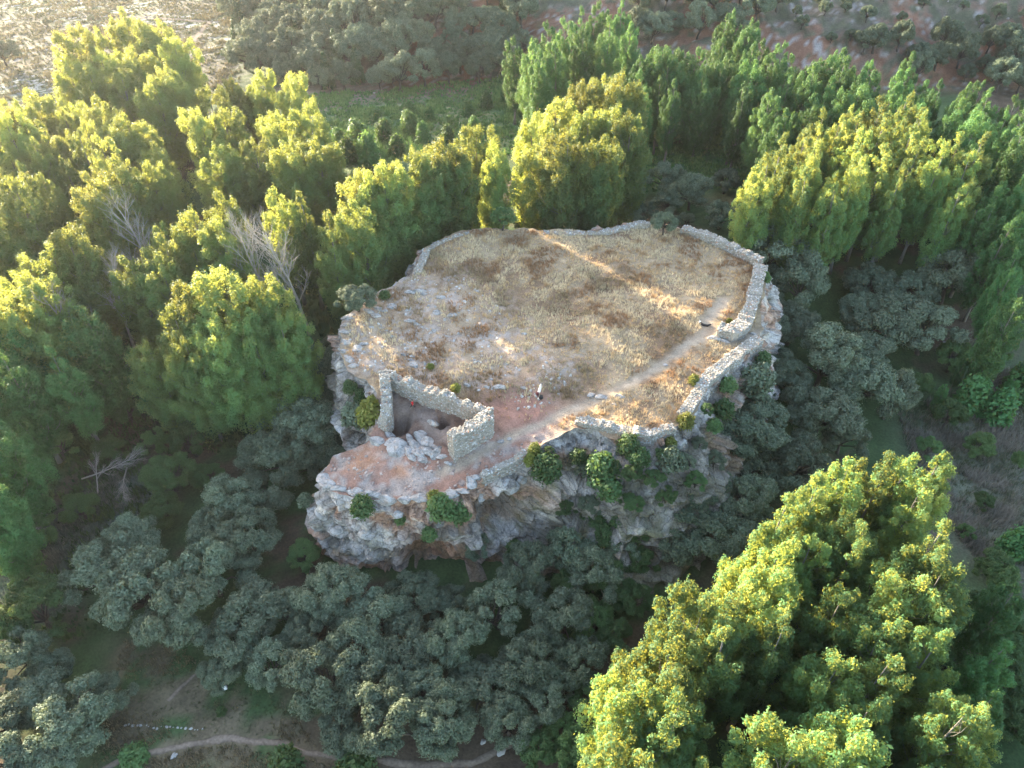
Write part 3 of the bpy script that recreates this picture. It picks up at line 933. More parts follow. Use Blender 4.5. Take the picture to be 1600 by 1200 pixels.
def make_oak(seed, W=9.0, Hh=7.6, nl=15, dens=46, size=.12):
    """a dozen clumps over a low dome, each of several small lobes, with dark gaps between the clumps"""
    rng = np.random.default_rng(seed)
    lobes = []; nl = nl + int(rng.integers(-3, 4))
    for k in range(nl):
        f = (k + .5) / nl
        phi = k * 2.399 + rng.normal(0, .35)
        ct = 1 - f * 1.2; st = math.sqrt(max(0, 1 - ct * ct))
        rad = 1 + .12 * rng.normal() + .14 * math.sin(2 * phi + seed) + .1 * math.sin(3 * phi - seed)
        cr = rng.uniform(1.15, 1.95)
        c = np.array(((W / 2 - cr * .8) * st * math.cos(phi) * rad, (W / 2 - cr * .8) * st * math.sin(phi) * rad, Hh * .45 + (Hh * .55 - cr * .8) * ct * (1 + .14 * rng.normal())))
        lobes.append((*c, cr * .62, cr * .55, 0, 0))
        for q in range(9):
            d = rng.normal(0, 1, 3); d[2] = abs(d[2]) * .9 - .25; d += np.array((st * math.cos(phi), st * math.sin(phi), .5)) * .7; d /= np.linalg.norm(d)
            r = cr * rng.uniform(.28, .45)
            lobes.append((*(c + d * cr * rng.uniform(.5, .75) * np.array((1, 1, .85))), r, r * .85, 0, 0))
    V = leaves(lobes, dens, size, seed, up=.15, jit=.6, ragged=.35)
    cm = quads_mesh('oak_crown', V)
    m = MB(); b = rng.normal(0, .3, 2)
    fork = np.array((b[0], b[1], Hh * .25))
    m.tube([(0, 0, -.4), (b[0] * .5, b[1] * .5, Hh * .14), fork], [.42, .3, .26], 7)
    for l in lobes[::10]:
        m.tube(limb_path(fork, l[:3], .3, rng), [.17, .13, .1, .07, .03], 5, cap=False)
    return m.mesh('oak_trunk', smooth=True), cm


def make_shrub(seed, W=2.4, Hh=2.0, nl=12, dens=30, size=.13, spiky=False):
    rng = np.random.default_rng(seed); lobes = []
    for k in range(nl):
        a = k * 2.399; d = W / 2 * .68 * math.sqrt((k + .3) / nl); rx = W * rng.uniform(.15, .24); rz = rx * (1.7 if spiky else .95)
        lobes.append((d * math.cos(a), d * math.sin(a), Hh * (.85 - .5 * ((k + .3) / nl)) * rng.uniform(.85, 1.1) - rz * .4, rx, rz, 0, 0))
    for k in range(5):
        a = k * 1.26; lobes.append((W * .3 * math.cos(a), W * .3 * math.sin(a), W * .15, W * .2, W * .2, 0, 0))
    cm = quads_mesh('shrub_crown', leaves(lobes, dens, size, seed, up=.4, jit=.8))
    m = MB()
    for l in lobes[::2]:
        m.tube(limb_path((rng.normal(0, .06), rng.normal(0, .06), -.3), l[:3], 0, rng, 3), [.06, .05, .035, .015], 4, cap=False)
    return m.mesh('shrub_stems'), cm


def make_conifer(seed, W=3.2, Hh=6.0, dens=26, size=.15):
    rng = np.random.default_rng(seed); lobes = []
    nl = 34
    for k in range(nl):
        f = (k + .5) / nl; r = W / 2 * (1 - f) ** .75; a = k * 2.399; rx = W * .16 * (1.15 - .6 * f)
        d = max(0, r - rx * .6)
        lobes.append((d * math.cos(a), d * math.sin(a), Hh * (.1 + .86 * f), rx, rx * 1.5, 0, 0))
    cm = quads_mesh('juniper_crown', leaves(lobes, dens, size, seed, up=.2))
    m = MB(); m.tube([(0, 0, -.4), (0.05, 0, Hh * .5), (0, 0, Hh * .95)], [.16, .1, .02], 6)
    return m.mesh('juniper_trunk', smooth=True), cm


def make_dead(seed, H=20.0, spread=.26):
    rng = np.random.default_rng(seed); tr = MB(); br = MB()

    def grow(p, d, L, r, depth, mb):
        n = 5; pts = [p]; q = p.copy(); dd = d.copy()
        for i in range(n):
            dd = dd + rng.normal(0, .05 + .03 * depth, 3) + np.array((0, 0, .07 if depth else .02)); dd /= np.linalg.norm(dd)
            q = q + dd * L / n; pts.append(q)
        mb.tube(pts, [r * (1 - .82 * i / n) for i in range(n + 1)], 6 if depth == 0 else 3, cap=depth == 0)
        if depth >= 3: return
        kids = (15, 8, 6)[depth]
        for k in range(kids):
            f = (.32 if depth == 0 else .2) + (.66 if depth == 0 else .75) * (k + rng.random()) / kids
            i = min(n - 1, int(f * n)); g = f * n - i; s = pts[i] * (1 - g) + pts[i + 1] * g
            a = rng.uniform(0, 6.28); side = np.array((math.cos(a), math.sin(a), 0))
            nd = dd * (.75 if depth == 0 else .8) + side * (.42 if depth == 0 else .55) ; nd /= np.linalg.norm(nd)
            grow(s, nd, L * (.36 if depth == 0 else .5) * rng.uniform(.7, 1.2) * (1.15 - .5 * f), r * (.36 if depth == 0 else .5) * (1.1 - .5 * f), depth + 1, br)
    grow(np.zeros(3), np.array((0, 0, 1.)), H, .3, 0, tr)
    return tr.mesh('dead_trunk', smooth=True), br.mesh('bare_twigs')


POP = [make_poplar(s, H=h, W=w) for s, h, w in ((11, 26, 8.2), (12, 26, 9.2), (13, 26, 7.2), (14, 25, 8.6), (15, 26, 9.8))]
POPW = [make_poplar(s, H=h, W=w, lo=.16, lead=11, per=16, lobe=1.05, dens=28, size=.15, flame=.12, pe=2.4, pc=.7) for s, h, w in ((21, 25, 12.0), (22, 25, 10.5), (23, 26, 11.0), (24, 25, 12.5))]
OAK = [make_oak(s, W=w, Hh=h) for s, w, h in ((31, 9, 7.4), (32, 9, 8.2), (33, 9, 6.8), (34, 9, 7.8), (35, 9, 7.0))]
SHR = [make_shrub(s) for s in (41, 42, 43)]
SPK = [make_shrub(s, W=2.2, Hh=2.6, nl=14, spiky=True) for s in (44, 45)]
JUN = [make_conifer(s) for s in (51, 52)]
DEAD = [make_dead(s) for s in (61, 62, 63, 64)]
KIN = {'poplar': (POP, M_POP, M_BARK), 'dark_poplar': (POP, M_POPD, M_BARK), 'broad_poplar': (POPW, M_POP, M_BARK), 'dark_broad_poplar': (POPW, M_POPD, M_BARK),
       'oak': (OAK, M_OAK, M_OBARK), 'shrub': (SHR, M_SHR, M_OBARK), 'yellow_shrub': (SHR, M_YEL, M_OBARK), 'grey_shrub': (SHR, M_OAK, M_OBARK),
       'green_oak': (OAK, M_SHR, M_OBARK), 'sapling': (SPK, M_POPD, M_BARK), 'juniper': (JUN, M_JUN, M_OBARK), 'dead': (DEAD, M_DEAD, M_DEAD)}
NATIVE = {'oak': 9.0, 'green_oak': 9.0, 'shrub': 2.4, 'yellow_shrub': 2.4, 'grey_shrub': 2.4, 'sapling': 2.2, 'juniper': 3.2}


def mesh_for(kind, i):
    vs_, ml, mb_ = KIN[kind]; i %= len(vs_)
    t, c = vs_[i]
    for q in (t, c):
        if not q.materials: q.materials.append(None)
    return t, c, mb_, ml


def dress(o, mat):
    o.material_slots[0].link = 'OBJECT'; o.material_slots[0].material = mat
    return o


RECS = []     # everything planted, labelled at the end


def plant(kind, loc, scale, grove, name, cat, label=None, lean=(0, 0)):
    if isinstance(kind, (list, tuple)): kind = random.choice(kind)
    t, c, mb_, ml = mesh_for(kind, random.randrange(20))
    s = scale if isinstance(scale, tuple) else (scale,) * 3
    r = link(name, None, loc=tuple(loc), rot=(lean[0], lean[1], random.uniform(0, 6.28)), scale=s)
    leafy = kind != 'dead'
    dress(link('trunk' if 'shrub' not in kind and kind != 'sapling' else 'stems', t, None, r), mb_)
    dress(link('crown' if leafy else 'bare_branches', c, None, r), ml)
    r['category'] = cat
    RECS.append(dict(o=r, kind=kind, grove=grove, label=label, px=project(np.array(loc) + np.array((0, 0, 0.0)))))
    return r


PLANTED = []


def grove(poly, kind, spacing, h, grove_name, name, cat='tree', jitter=.35, hv=.14, mind=None, drop=0.0, native=26.0, wv=.1):
    """plants trees whose TOPS fall inside the picture polygon"""
    W = np.array([top_at(u, v, h)[:2] for u, v in poly])
    x0, y0 = W.min(0); x1, y1 = W.max(0); row = 0; cnt = 0
    y = y0
    while y < y1:
        x = x0 + (spacing / 2 if row % 2 else 0)
        while x < x1:
            px, py = x + random.uniform(-1, 1) * jitter * spacing, y + random.uniform(-1, 1) * jitter * spacing
            x += spacing
            if random.random() < drop or not inside(np.array([px]), np.array([py]), W)[0]: continue
            if inside(np.array([px]), np.array([py]), COARSE)[0] or poly_dist(np.array([px]), np.array([py]), COARSE)[0] < 3.0: continue
            if any((px - a) ** 2 + (py - b) ** 2 < (spacing * .55) ** 2 for a, b in PLANTED): continue
            u_, v_, zc_ = project((px, py, float(base_z(py)) + h - 3))
            if not (-50 < u_ < 1650 and -60 < v_ < 1290): continue
            PLANTED.append((px, py))
            s = h / native * random.uniform(1 - hv, 1 + hv * .5)
            plant(kind, (px, py, g1(px, py) - .2), (s * random.uniform(1 - wv, 1 + wv), s * random.uniform(1 - wv, 1 + wv), s), grove_name, name, cat, lean=(random.gauss(0, .025), random.gauss(0, .025)))
            cnt += 1
        y += spacing * .87; row += 1
    return cnt


def tops(L, kind, h, grove_name, name, cat='tree', native=26.0, widths=None):
    for i, q in enumerate(L):
        u, v = q[:2]; hh = q[2] if len(q) > 2 else h * random.uniform(.92, 1.05)
        p = top_at(u, v, hh)
        for _ in range(3):
            p = at(u, v, .5 * p[2] + .5 * (g1(p[0], p[1]) + hh))
        for _ in range(12):      # keep the crowns clear of the plateau
            d_ = p[:2] - CEN
            if not inside(p[:1], p[1:2], COARSE)[0] and poly_dist(p[:1], p[1:2], COARSE)[0] > 9.0: break
            p[:2] += d_ / np.linalg.norm(d_) * 1.0
        s = hh / native; w = (q[3] if len(q) > 3 else 1.0) * s
        PLANTED.append((p[0], p[1]))
        plant(kind, (p[0], p[1], g1(p[0], p[1]) - .2), (w, w, s), grove_name, name, cat, lean=(random.gauss(0, .02), random.gauss(0, .02)))


# --- dead poplars, set by the foot of the trunk
for u, v, hh, lx, lab in ((440, 520, 25, -.03, 'bare grey dead poplar in the left grove, left one of a pair'), (487, 532, 26, .0, 'bare grey dead poplar with a straight trunk nearest the plateau'), (172, 585, 21, -.1, 'bare dead poplar leaning left of the big broad poplar'), (215, 560, 20, -.05, 'bare dead poplar just left of the big broad poplar'), (165, 640, 12, -.3, 'small bent dead poplar low in the left grove'), (270, 500, 23, 0, 'bare dead poplar behind the big broad poplar')):
    p = top_at(u, v, .3); s = hh / 20
    plant('dead', (p[0], p[1], g1(p[0], p[1]) - .2), (s, s, s), 'dead', 'dead_poplar', 'dead tree', label=lab, lean=(0, lx))
    PLANTED.append((p[0], p[1])); PLANTED.append((p[0] + .5, p[1] - 5.0))


# --- poplars
tops([(345,400,30,1.15),(292,428,27,1.0),(395,428,27,1.0),(255,468,25,1.0),(430,480,24,.95),(222,520,22,.9),(330,480,26,1.0),(385,500,24,.9),(285,520,23,.9)], 'broad_poplar', 25, 'fringe of left grove', 'broad_poplar')
tops([(320,122),(360,112),(400,105),(450,112),(300,165),(350,165),(425,165),(480,160),(330,215),(395,205),(455,205),(490,200)], 'broad_poplar', 25, 'clump left of green meadow', 'poplar_tree')
tops([(548,258),(590,246),(640,216),(690,206),(742,196),(770,214,25,.75),(615,262),(668,250),(720,240)], 'broad_poplar', 26, 'poplar row behind the plateau', 'poplar_tree')
tops([(832,170),(870,150),(905,122),(945,106),(985,101),(965,150),(920,165),(850,205),(890,200),(940,205),(985,180)], 'broad_poplar', 27, 'tall poplar block behind the plateau', 'poplar_tree')
grove([(-60,385),(60,355),(200,310),(330,282),(440,275),(530,300),(590,340),(540,365),(480,335),(380,350),(300,375),(220,410),(120,430),(60,470),(-60,500)], ['broad_poplar', 'broad_poplar', 'poplar'], 6.0, 25, 'left grove', 'poplar_tree')
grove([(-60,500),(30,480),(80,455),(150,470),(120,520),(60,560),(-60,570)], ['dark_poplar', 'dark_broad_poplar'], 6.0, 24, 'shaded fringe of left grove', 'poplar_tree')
grove([(-60,110),(30,108),(85,115),(130,145),(200,165),(250,195),(235,250),(160,275),(80,290),(-60,300)], ['broad_poplar', 'broad_poplar', 'poplar'], 6.8, 25, 'back left grove', 'poplar_tree')
tops([(110,38,30),(145,30,29),(182,5,31),(215,22,30),(245,18,31),(268,55,28),(95,70,28),(150,65,28),(205,60,28),(255,90,27),(130,95,26),(180,100,26),(230,110,26)], 'broad_poplar', 29, 'high clump at upper left', 'poplar_tree')
tops([(-25,500,22),(-30,575,22),(-45,650,22),(-60,740,21),(10,560,20)], 'dark_broad_poplar', 22, 'left border', 'poplar_tree')
tops([(1290,740,25),(1335,715,25),(1240,775,25),(1385,715,25),(1430,705,25),(1475,705,25)], 'poplar', 25, 'back edge of lower right grove', 'poplar_tree')
tops([(1015,1065,24),(1045,1000,25),(1100,935,25),(1005,1150,24),(1160,890,25),(1220,835,25)], 'broad_poplar', 25, 'left edge of lower right grove', 'poplar_tree')
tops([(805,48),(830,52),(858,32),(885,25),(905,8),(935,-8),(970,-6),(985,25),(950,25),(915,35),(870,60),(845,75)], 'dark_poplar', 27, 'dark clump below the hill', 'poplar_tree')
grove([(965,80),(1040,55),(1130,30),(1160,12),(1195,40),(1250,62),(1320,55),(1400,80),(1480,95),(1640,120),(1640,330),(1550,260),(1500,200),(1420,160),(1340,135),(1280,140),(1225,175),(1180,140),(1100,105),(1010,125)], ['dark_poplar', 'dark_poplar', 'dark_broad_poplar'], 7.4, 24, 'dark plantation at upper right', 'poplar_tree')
grove([(1172,270),(1200,212),(1250,178),(1290,150),(1350,132),(1430,142),(1485,182),(1535,215),(1548,290),(1480,275),(1400,262),(1330,292),(1250,295),(1190,312)], 'poplar', 6.0, 25, 'sunlit block at right', 'poplar_tree')
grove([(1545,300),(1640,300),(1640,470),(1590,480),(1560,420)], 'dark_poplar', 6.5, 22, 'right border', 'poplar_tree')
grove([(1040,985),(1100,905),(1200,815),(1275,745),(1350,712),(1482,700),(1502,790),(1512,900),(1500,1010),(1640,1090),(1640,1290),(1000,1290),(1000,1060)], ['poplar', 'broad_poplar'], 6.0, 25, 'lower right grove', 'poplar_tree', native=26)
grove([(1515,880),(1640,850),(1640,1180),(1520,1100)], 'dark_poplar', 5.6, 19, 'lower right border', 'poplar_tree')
tops([(1560,505,12,.8),(1540,545,9,.8),(1592,580,9,.9),(1510,560,8,.9),(1480,600,7,1.0),(20,640,15,.8),(45,610,14,.7)], 'dark_poplar', 10, 'young poplars', 'young_poplar')

# --- oaks by crown centre and width in pixels
def crowns(L, kind, grove_name, name, cat='tree', hr=.82, on_top=False, label=None):
    kinds = kind if isinstance(kind, list) else [kind]
    for q in L:
        kind = random.choice(kinds); nat = NATIVE[kind]
        u, v, w = q[:3]; lab = q[3] if len(q) > 3 else label
        z = -14.0
        for _ in range(14):
            p = at(u, v, z); wm = w / FPX * project(p)[2]
            if on_top: gz = float(tz_([p[0]], [p[1]])[0])
            else: gz = g1(p[0], p[1])
            z = .4 * z + .6 * (gz + wm * .45)
        s = wm / nat
        s *= random.uniform(.84, 1.04)
        plant(kind, (p[0], p[1], gz - .1), (s * random.uniform(.92, 1.08), s * random.uniform(.92, 1.08), s * random.uniform(.9, 1.25)), grove_name, name, cat, label=lab)


crowns([(165,890,130),(225,930,150),(210,850,110),(285,965,140),(330,900,120),(385,850,110),(330,830,80),(360,790,110),(405,770,110),(440,715,110),(480,665,105),(510,700,80),(440,645,80),(475,590,95),(500,560,75),(410,700,80),(525,650,55)], 'oak', 'wood left of the cliff', 'holm_oak')
crowns([(60,1085,120),(110,1125,130),(35,1030,100),(150,1085,100),(0,1130,120),(75,1040,80),(90,1160,110),(10,1190,110)], 'oak', 'lower left corner', 'holm_oak')
crowns([(390,960,125),(360,1015,110),(425,1030,115),(345,1055,75),(450,950,80)], 'oak', 'oaks above the path', 'holm_oak')
crowns([(520,930,115),(590,955,115),(650,925,105),(485,985,95),(560,1020,115),(640,1010,105),(500,1065,115),(580,1085,115),(660,1080,115),(530,1130,100),(610,1140,115),(690,1135,110),(715,1005,105),(780,955,105),(760,1075,115),(830,1035,115),(825,890,105),(885,865,95),(930,900,90),(880,965,105),(905,1035,100),(795,1125,100),(855,1095,85),(700,940,70)], 'oak', 'wood below the cliff', 'holm_oak')
crowns([(745,855,60),(1075,800,100),(1130,840,120),(1170,790,95),(1050,850,85),(960,850,80),(1010,790,70)], 'oak', 'oaks below the track', 'holm_oak')
crowns([(1165,665,115),(1210,395,125),(1255,445,115),(1240,500,105),(1200,470,70),(1290,565,125),(1345,600,130),(1395,620,105),(1285,645,125),(1250,720,115),(1355,550,90),(1180,725,85),(1235,770,105),(1400,495,130),(1450,520,95),(1490,430,115),(1540,450,75),(1430,450,80),(1365,435,95),(1195,590,70),(1240,600,80),(1170,620,70),(1350,490,80),(1320,680,90)], 'oak', 'wood right of plateau', 'holm_oak')
crowns([(1205,440,70),(1208,520,66),(1220,575,76),(1150,690,80),(1115,765,84),(1065,785,76),(995,805,66),(925,835,76)], 'oak', 'oaks against the right cliff', 'holm_oak')
crowns([(518,565,56),(512,612,60),(500,640,66),(528,690,46),(480,725,66),(520,535,46)], 'oak', 'oaks against the left cliff', 'holm_oak')
crowns([(1040,278,70),(1080,305,58),(1128,332,65),(985,292,45),(1135,282,50),(1010,330,45),(960,330,45),(1070,345,40),(1045,318,50)], 'oak', 'hollow behind plateau', 'round_bush', cat='bush')
crowns([(885,347,60),(840,338,50),(925,345,45),(900,335,50),(990,337,40),(815,345,40)], 'oak', 'bushes along the back edge', 'round_bush', cat='bush')
crowns([(1040,346,52,'pale grey bush standing at the top right corner of the plateau')], 'oak', 'x', 'round_bush', 'bush', on_top=True)
crowns([(785,342,44,'round dark green bush on the back edge of the dry field')], 'green_oak', 'x', 'round_bush', 'bush', on_top=True)
crowns([(557,462,66,'round grey green oak overhanging the left edge of the plateau')], 'oak', 'x', 'holm_oak', 'tree', on_top=True)
crowns([(600,458,20,'small dark bush right of the overhanging oak')], 'shrub', 'x', 'small_bush', 'bush', on_top=True)

# --- wooded hill at the back
hill_polys = [([(365,-30),(820,-30),(820,105),(640,120),(480,130),(370,85)], 'oak', 8.0, 'wooded slope at top', 11.5),
              ([(990,-30),(1230,-30),(1200,40),(1130,40),(990,60)], 'oak', 8.0, 'slope behind dark plantation', 10.5),
              ([(1330,60),(1640,20),(1640,140),(1480,115),(1400,105)], 'oak', 7.2, 'right hillside scrub', 9.0),
              ([(1230,-20),(1640,-40),(1640,30),(1330,60),(1220,60)], 'oak', 8.5, 'red hillside at top right', 5.0)]
for poly, kind, sp, gname, size in hill_polys:
    x0, x1 = -170, 240; y = 205
    while y < 400:
        x = x0
        while x < x1:
            px, py = x + random.uniform(-.4, .4) * sp, y + random.uniform(-.4, .4) * sp; x += sp
            pz = g1(px, py); u, v, zc = project((px, py, pz + size * .4))
            if not inside(np.array([u]), np.array([v]), poly)[0] or random.random() < .06: continue
            s = size / 9 * random.uniform(.7, 1.15)
            kd = 'juniper' if (gname.startswith('wooded') and random.random() < .12) else kind
            if kd == 'juniper': s = size / 3.2 * .45
            plant(kd, (px, py, pz - .2), (s, s, s * random.uniform(1.05, 1.4)), gname, 'hill_oak' if kd == 'oak' else 'juniper_tree', 'tree')
        y += sp * .87

# --- single bushes at the upper left
crowns([(395,85,75,'large pale round tree at the foot of the slope, upper left'),(72,33,16,'small dark bush alone in the pale field'),(142,27,16,'small dark bush beside the high poplar clump'),(0,80,50,'dark tree cut off by the left border in the pale field')], 'oak', 'x', 'field_tree', 'tree')

# --- shrubs on and under the cliff
def on_cliff(u, v, w, kind, label, name='cliff_shrub'):
    """sets a shrub on the cliff or plateau where the picture shows it"""
    best = None; d2 = 1e9
    A = CLIFF[:, :, :].reshape(-1, 3)
    x, y, z = A[:, 0], A[:, 1], A[:, 2] - CAM_Z
    zc = y * CT - z * ST; uu = 800 + FPX * x / zc; vv = 600 - FPX * (y * ST + z * CT) / zc
    vt = v + w * .3
    d = (uu - u) ** 2 + (vv - vt) ** 2; k = np.where(d < d.min() + 40)[0]; i = k[np.argmin(zc[k])]
    p = A[i]; s = w / FPX * zc[i] / NATIVE[kind]
    plant(kind, (p[0], p[1], p[2] - .25), (s, s, s * 1.05), 'cliff' if label else 'overgrown rocky slope', name, 'shrub', label=label)


for q in ((565,783,40,'shrub','small dark green shrub on the cliff front below the terrace'),
          (690,790,46,'shrub','tall shrub hanging over the cliff front, left part'),
          (712,796,40,'shrub','dense green shrub at the right end of the cliff front'),
          (683,768,24,'yellow_shrub','yellow tipped bush at the terrace edge above the green shrub'),
          (672,828,26,'shrub','low dark shrub on the ledge above the orange hollow'),
          (625,815,18,'shrub','tiny dark shrub left of the orange hollow on the ledge'),
          (475,768,26,'grey_shrub','small round shrub on the dry ledge left of the terrace'),
          (838,690,22,'yellow_shrub','yellow bush beside the track end at the cliff edge'),
          (832,712,24,'yellow_shrub','pale yellow bush just under the track edge'),
          (850,730,52,'shrub','green bush with bare twigs under the track edge'),
          (975,690,40,'shrub','green shrub under the crumbling front wall'),
          (935,730,60,'shrub','large bright green shrub in the middle of the rocky slope'),
          (950,760,40,'shrub','small green shrub below the large one on the rocky slope'),
          (1050,705,44,'grey_shrub','grey green shrub on the slope under the wall corner'),
          (1053,685,22,'yellow_shrub','yellow topped shrub on the slope under the wall corner'),
          (1072,660,30,'yellow_shrub','yellow green bush growing from the wall corner'),
          (1000,715,36,'shrub','dark shrub between boulders on the rocky slope'),
          (900,705,30,'shrub','dark shrub at the top of the rocky slope'),
          (1180,590,60,'grey_shrub','large grey bush leaning on the pale perimeter wall'),
          (1130,630,36,'shrub','dark shrub at the foot of the pale perimeter wall'),
          (800,850,30,'shrub','dark bush below the cave under the track'),
          (550,640,46,'grey_shrub','grey bush on the ledge left of the stone ruin'),
          (545,600,26,'shrub','green bush on the left edge above the grey ledge bush'),
          (560,615,24,'shrub','small green bush beside the left ruin wall'),
          (1190,430,18,'shrub','small bright green tuft on the corner of the wall')):
    on_cliff(*q)
for q in ((905,735,36),(920,790,50),(960,720,36),(985,745,44),(990,785,50),(1020,740,50),(1040,775,50),(1030,705,30),(1075,720,44),(1095,690,40),(1085,750,50),(1110,660,36),(1120,720,50),(860,700,26),(880,800,44),(1140,600,40),(1195,560,36),(1110,640,30)):
    on_cliff(q[0], q[1], q[2] * .72, random.choice(('oak', 'green_oak', 'green_oak', 'shrub')), None)
on_cliff(580,638,54,'yellow_shrub','bright yellow green shrub against the left ruin wall')
crowns([(712,604,16,'small yellow green shrub behind the long ruin wall'),(1085,590,22,'green bush inside the pale perimeter wall'),(672,570,14,'tiny green bush in the dry grass'),(1140,500,12,'green tuft inside the thick wall')], 'yellow_shrub', 'x', 'small_bush', 'bush', on_top=True)
crowns([(475,865,60,'round bright green bush at the left foot of the cliff')], 'green_oak', 'x', 'round_bush', 'bush')
crowns([(950,825,95,'wide bright green bush in the hollow below the rocky slope'),(930,960,70,'dark green bush in the gap beside the lower right grove')], 'green_oak', 'x', 'round_bush', 'bush')
crowns([(250,800,70),(265,745,75),(320,740,60),(300,690,70),(40,900,60),(60,960,110),(20,1000,60),(140,640,70),(90,700,60),(200,640,60),(30,720,70),(120,790,80),(60,830,60),(20,870,70),(170,700,60),(240,690,60),(330,640,60),(400,600,60),(430,560,60),(380,640,60),(10,660,60),(470,540,50),(60,640,60),(250,620,70),(310,590,60)], 'green_oak', 'undergrowth at left', 'round_bush', 'bush')
crowns([(640,195,30),(600,205,34),(560,215,36),(575,240,40),(545,240,34),(620,230,30),(660,210,26),(700,190,20),(730,170,22),(760,160,22),(790,150,20),(530,215,30),(670,180,20),(810,170,22),(590,180,22),(640,170,18),(700,215,24),(740,195,22)], 'sapling', 'green meadow behind plateau', 'meadow_shrub', 'shrub')
crowns([(1480,650,60),(1520,620,50),(1450,700,50),(1560,640,50),(1600,600,60),(1530,700,50),(1560,900,60),(1590,850,50),(1490,560,60),(1440,600,50),(1600,720,40),(1540,780,40),(1510,830,36)], ['green_oak', 'sapling'], 'green strip at right border', 'border_shrub', 'shrub')
crowns([(890,915,60),(950,900,70),(985,935,70),(1000,880,60),(960,985,70),(905,1000,60),(870,1130,60),(900,1175,70),(840,1175,60),(1010,830,60),(930,1090,70),(1480,1040,80),(1560,1060,80),(1530,960,80),(1590,990,80),(1560,880,70),(1590,1130,90)], 'green_oak', 'dark gap below the cliff', 'round_bush', 'bush')
crowns([(345,1110,18,'small young tree in the dry meadow at lower left'),(205,1180,50,'round bush cut by the bottom border left of the path'),(445,1190,60,'grey green bush on the bottom border'),(555,1185,70,'light green airy bush on the bottom border')], 'shrub', 'x', 'small_bush', 'bush')

# ------------------------------------------------------------------ labels that say which one
ORD = ['first', 'second', 'third', 'fourth', 'fifth', 'sixth', 'seventh', 'eighth', 'ninth', 'tenth', 'eleventh', 'twelfth', 'thirteenth', 'fourteenth', 'fifteenth', 'sixteenth', 'seventeenth', 'eighteenth', 'nineteenth', 'twentieth', 'twentyfirst', 'twentysecond']
KW = {'poplar': 'tall green poplar', 'dark_poplar': 'dark green poplar', 'broad_poplar': 'broad leafy poplar', 'dark_broad_poplar': 'dark broad poplar', 'oak': 'grey green oak', 'shrub': 'green bush',
      'sapling': 'bright green shrub', 'juniper': 'pointed juniper', 'green_oak': 'dark green bush', 'grey_shrub': 'grey bush', 'yellow_shrub': 'yellow bush', 'dead': 'dead poplar'}


def label_all():
    gs = {}
    for r in RECS:
        if r['label']:
            r['o']['label'] = r['label']
            r['o']['group'] = {'cliff': 'shrubs on the cliff', 'dead': 'dead poplars'}.get(r['grove'], 'single trees and bushes')
        else:
            gs.setdefault(r['grove'], []).append(r)
    for g, L in gs.items():
        per = 9 if len(L) > 12 else 20
        L.sort(key=lambda r: -r['px'][1]); nrow = max(1, math.ceil(len(L) / per))
        for k in range(nrow):
            row = L[k * len(L) // nrow:(k + 1) * len(L) // nrow]
            row.sort(key=lambda r: r['px'][0])
            for i, r in enumerate(row):
                pos = f'{ORD[i]} from left' if i < len(row) - 1 or i < 2 else 'rightmost'
                rw = f' in {"front" if k == 0 else "back" if k == nrow - 1 else ORD[k]} row' if nrow > 1 else ''
                r['o']['label'] = f"{KW[r['kind']]} {pos}{rw} of {g}"; r['o']['group'] = g


label_all()

# ------------------------------------------------------------------ grass and other stuff
def tufts(name, label, cat, x, y, z, h, cols, blades=6, width=.05, spread=.35, seed=0):
    rng = np.random.default_rng(seed); n = len(x)
    a = rng.uniform(0, 2 * math.pi, (n, blades)); out = rng.uniform(.2, 1, (n, blades)) * spread
    hh = (h[:, None] * rng.uniform(.55, 1.15, (n, blades)))
    bx = x[:, None] + rng.normal(0, .12, (n, blades)) * spread / .35; by = y[:, None] + rng.normal(0, .12, (n, blades)) * spread / .35
    wx = -np.sin(a) * width; wy = np.cos(a) * width
    tx = bx + np.cos(a) * out * hh; ty = by + np.sin(a) * out * hh
    zz = np.repeat(z[:, None], blades, 1)
    V = np.stack([np.stack([bx - wx, by - wy, zz - .05], -1), np.stack([bx + wx, by + wy, zz - .05], -1), np.stack([tx, ty, zz + hh], -1)], 2).reshape(-1, 3)
    C = np.repeat(np.repeat(cols, blades, 0) * rng.uniform(.8, 1.2, (n * blades, 1)), 3, 0)
    me = quads_mesh(name, V, np.clip(C, .01, .9), k=3)
    return tag(link(name, me, M_GRASS), label, cat, kind='stuff')


def scatter(poly_px, dens, z=-20, seed=1, top=False):
    rng = np.random.default_rng(seed)
    P = np.array([(top_point(*p) if top else top_at(*p, .3))[:2] for p in poly_px]) if poly_px is not None else RING[:, :2]
    lo, hi = P.min(0), P.max(0); n = int((hi - lo).prod() * dens)
    x = rng.uniform(lo[0], hi[0], n); y = rng.uniform(lo[1], hi[1], n); k = inside(x, y, P)
    return x[k], y[k]


x, y = scatter(None, 9.0, seed=3)
d = poly_dist(x, y, RING); z0 = ztop(x, y); n1 = fbm(x * .12, y * .12, s=41); n2 = fbm(x * .45, y * .45, s=81); n3 = fbm(x * .25, y * .25, s=82)
soil = [top_point(*p)[:2] for p in [(540,490),(600,440),(700,430),(900,570),(860,590),(800,600),(700,590),(560,570)]]
ins = inside(x, y, soil)
p_ = np.where(ins, .28 + .5 * (n2 > .25), .95) * sstep(-4.0, -2.4, z0) * (.45 + .55 * sstep(-.5, .2, n2)) * (d > .8) * (~inside(x, y, ROOM))
for T_ in TRACK: p_ = p_ * sstep(.8, 1.9, poly_dist(x, y, T_, closed=False))
q_ = top_point(810, 640); p_ = p_ * (1 - .9 * np.exp(-(np.hypot((x - q_[0]) / 5, (y - q_[1]) / 4)) ** 2))
k = np.random.default_rng(5).random(len(x)) < p_
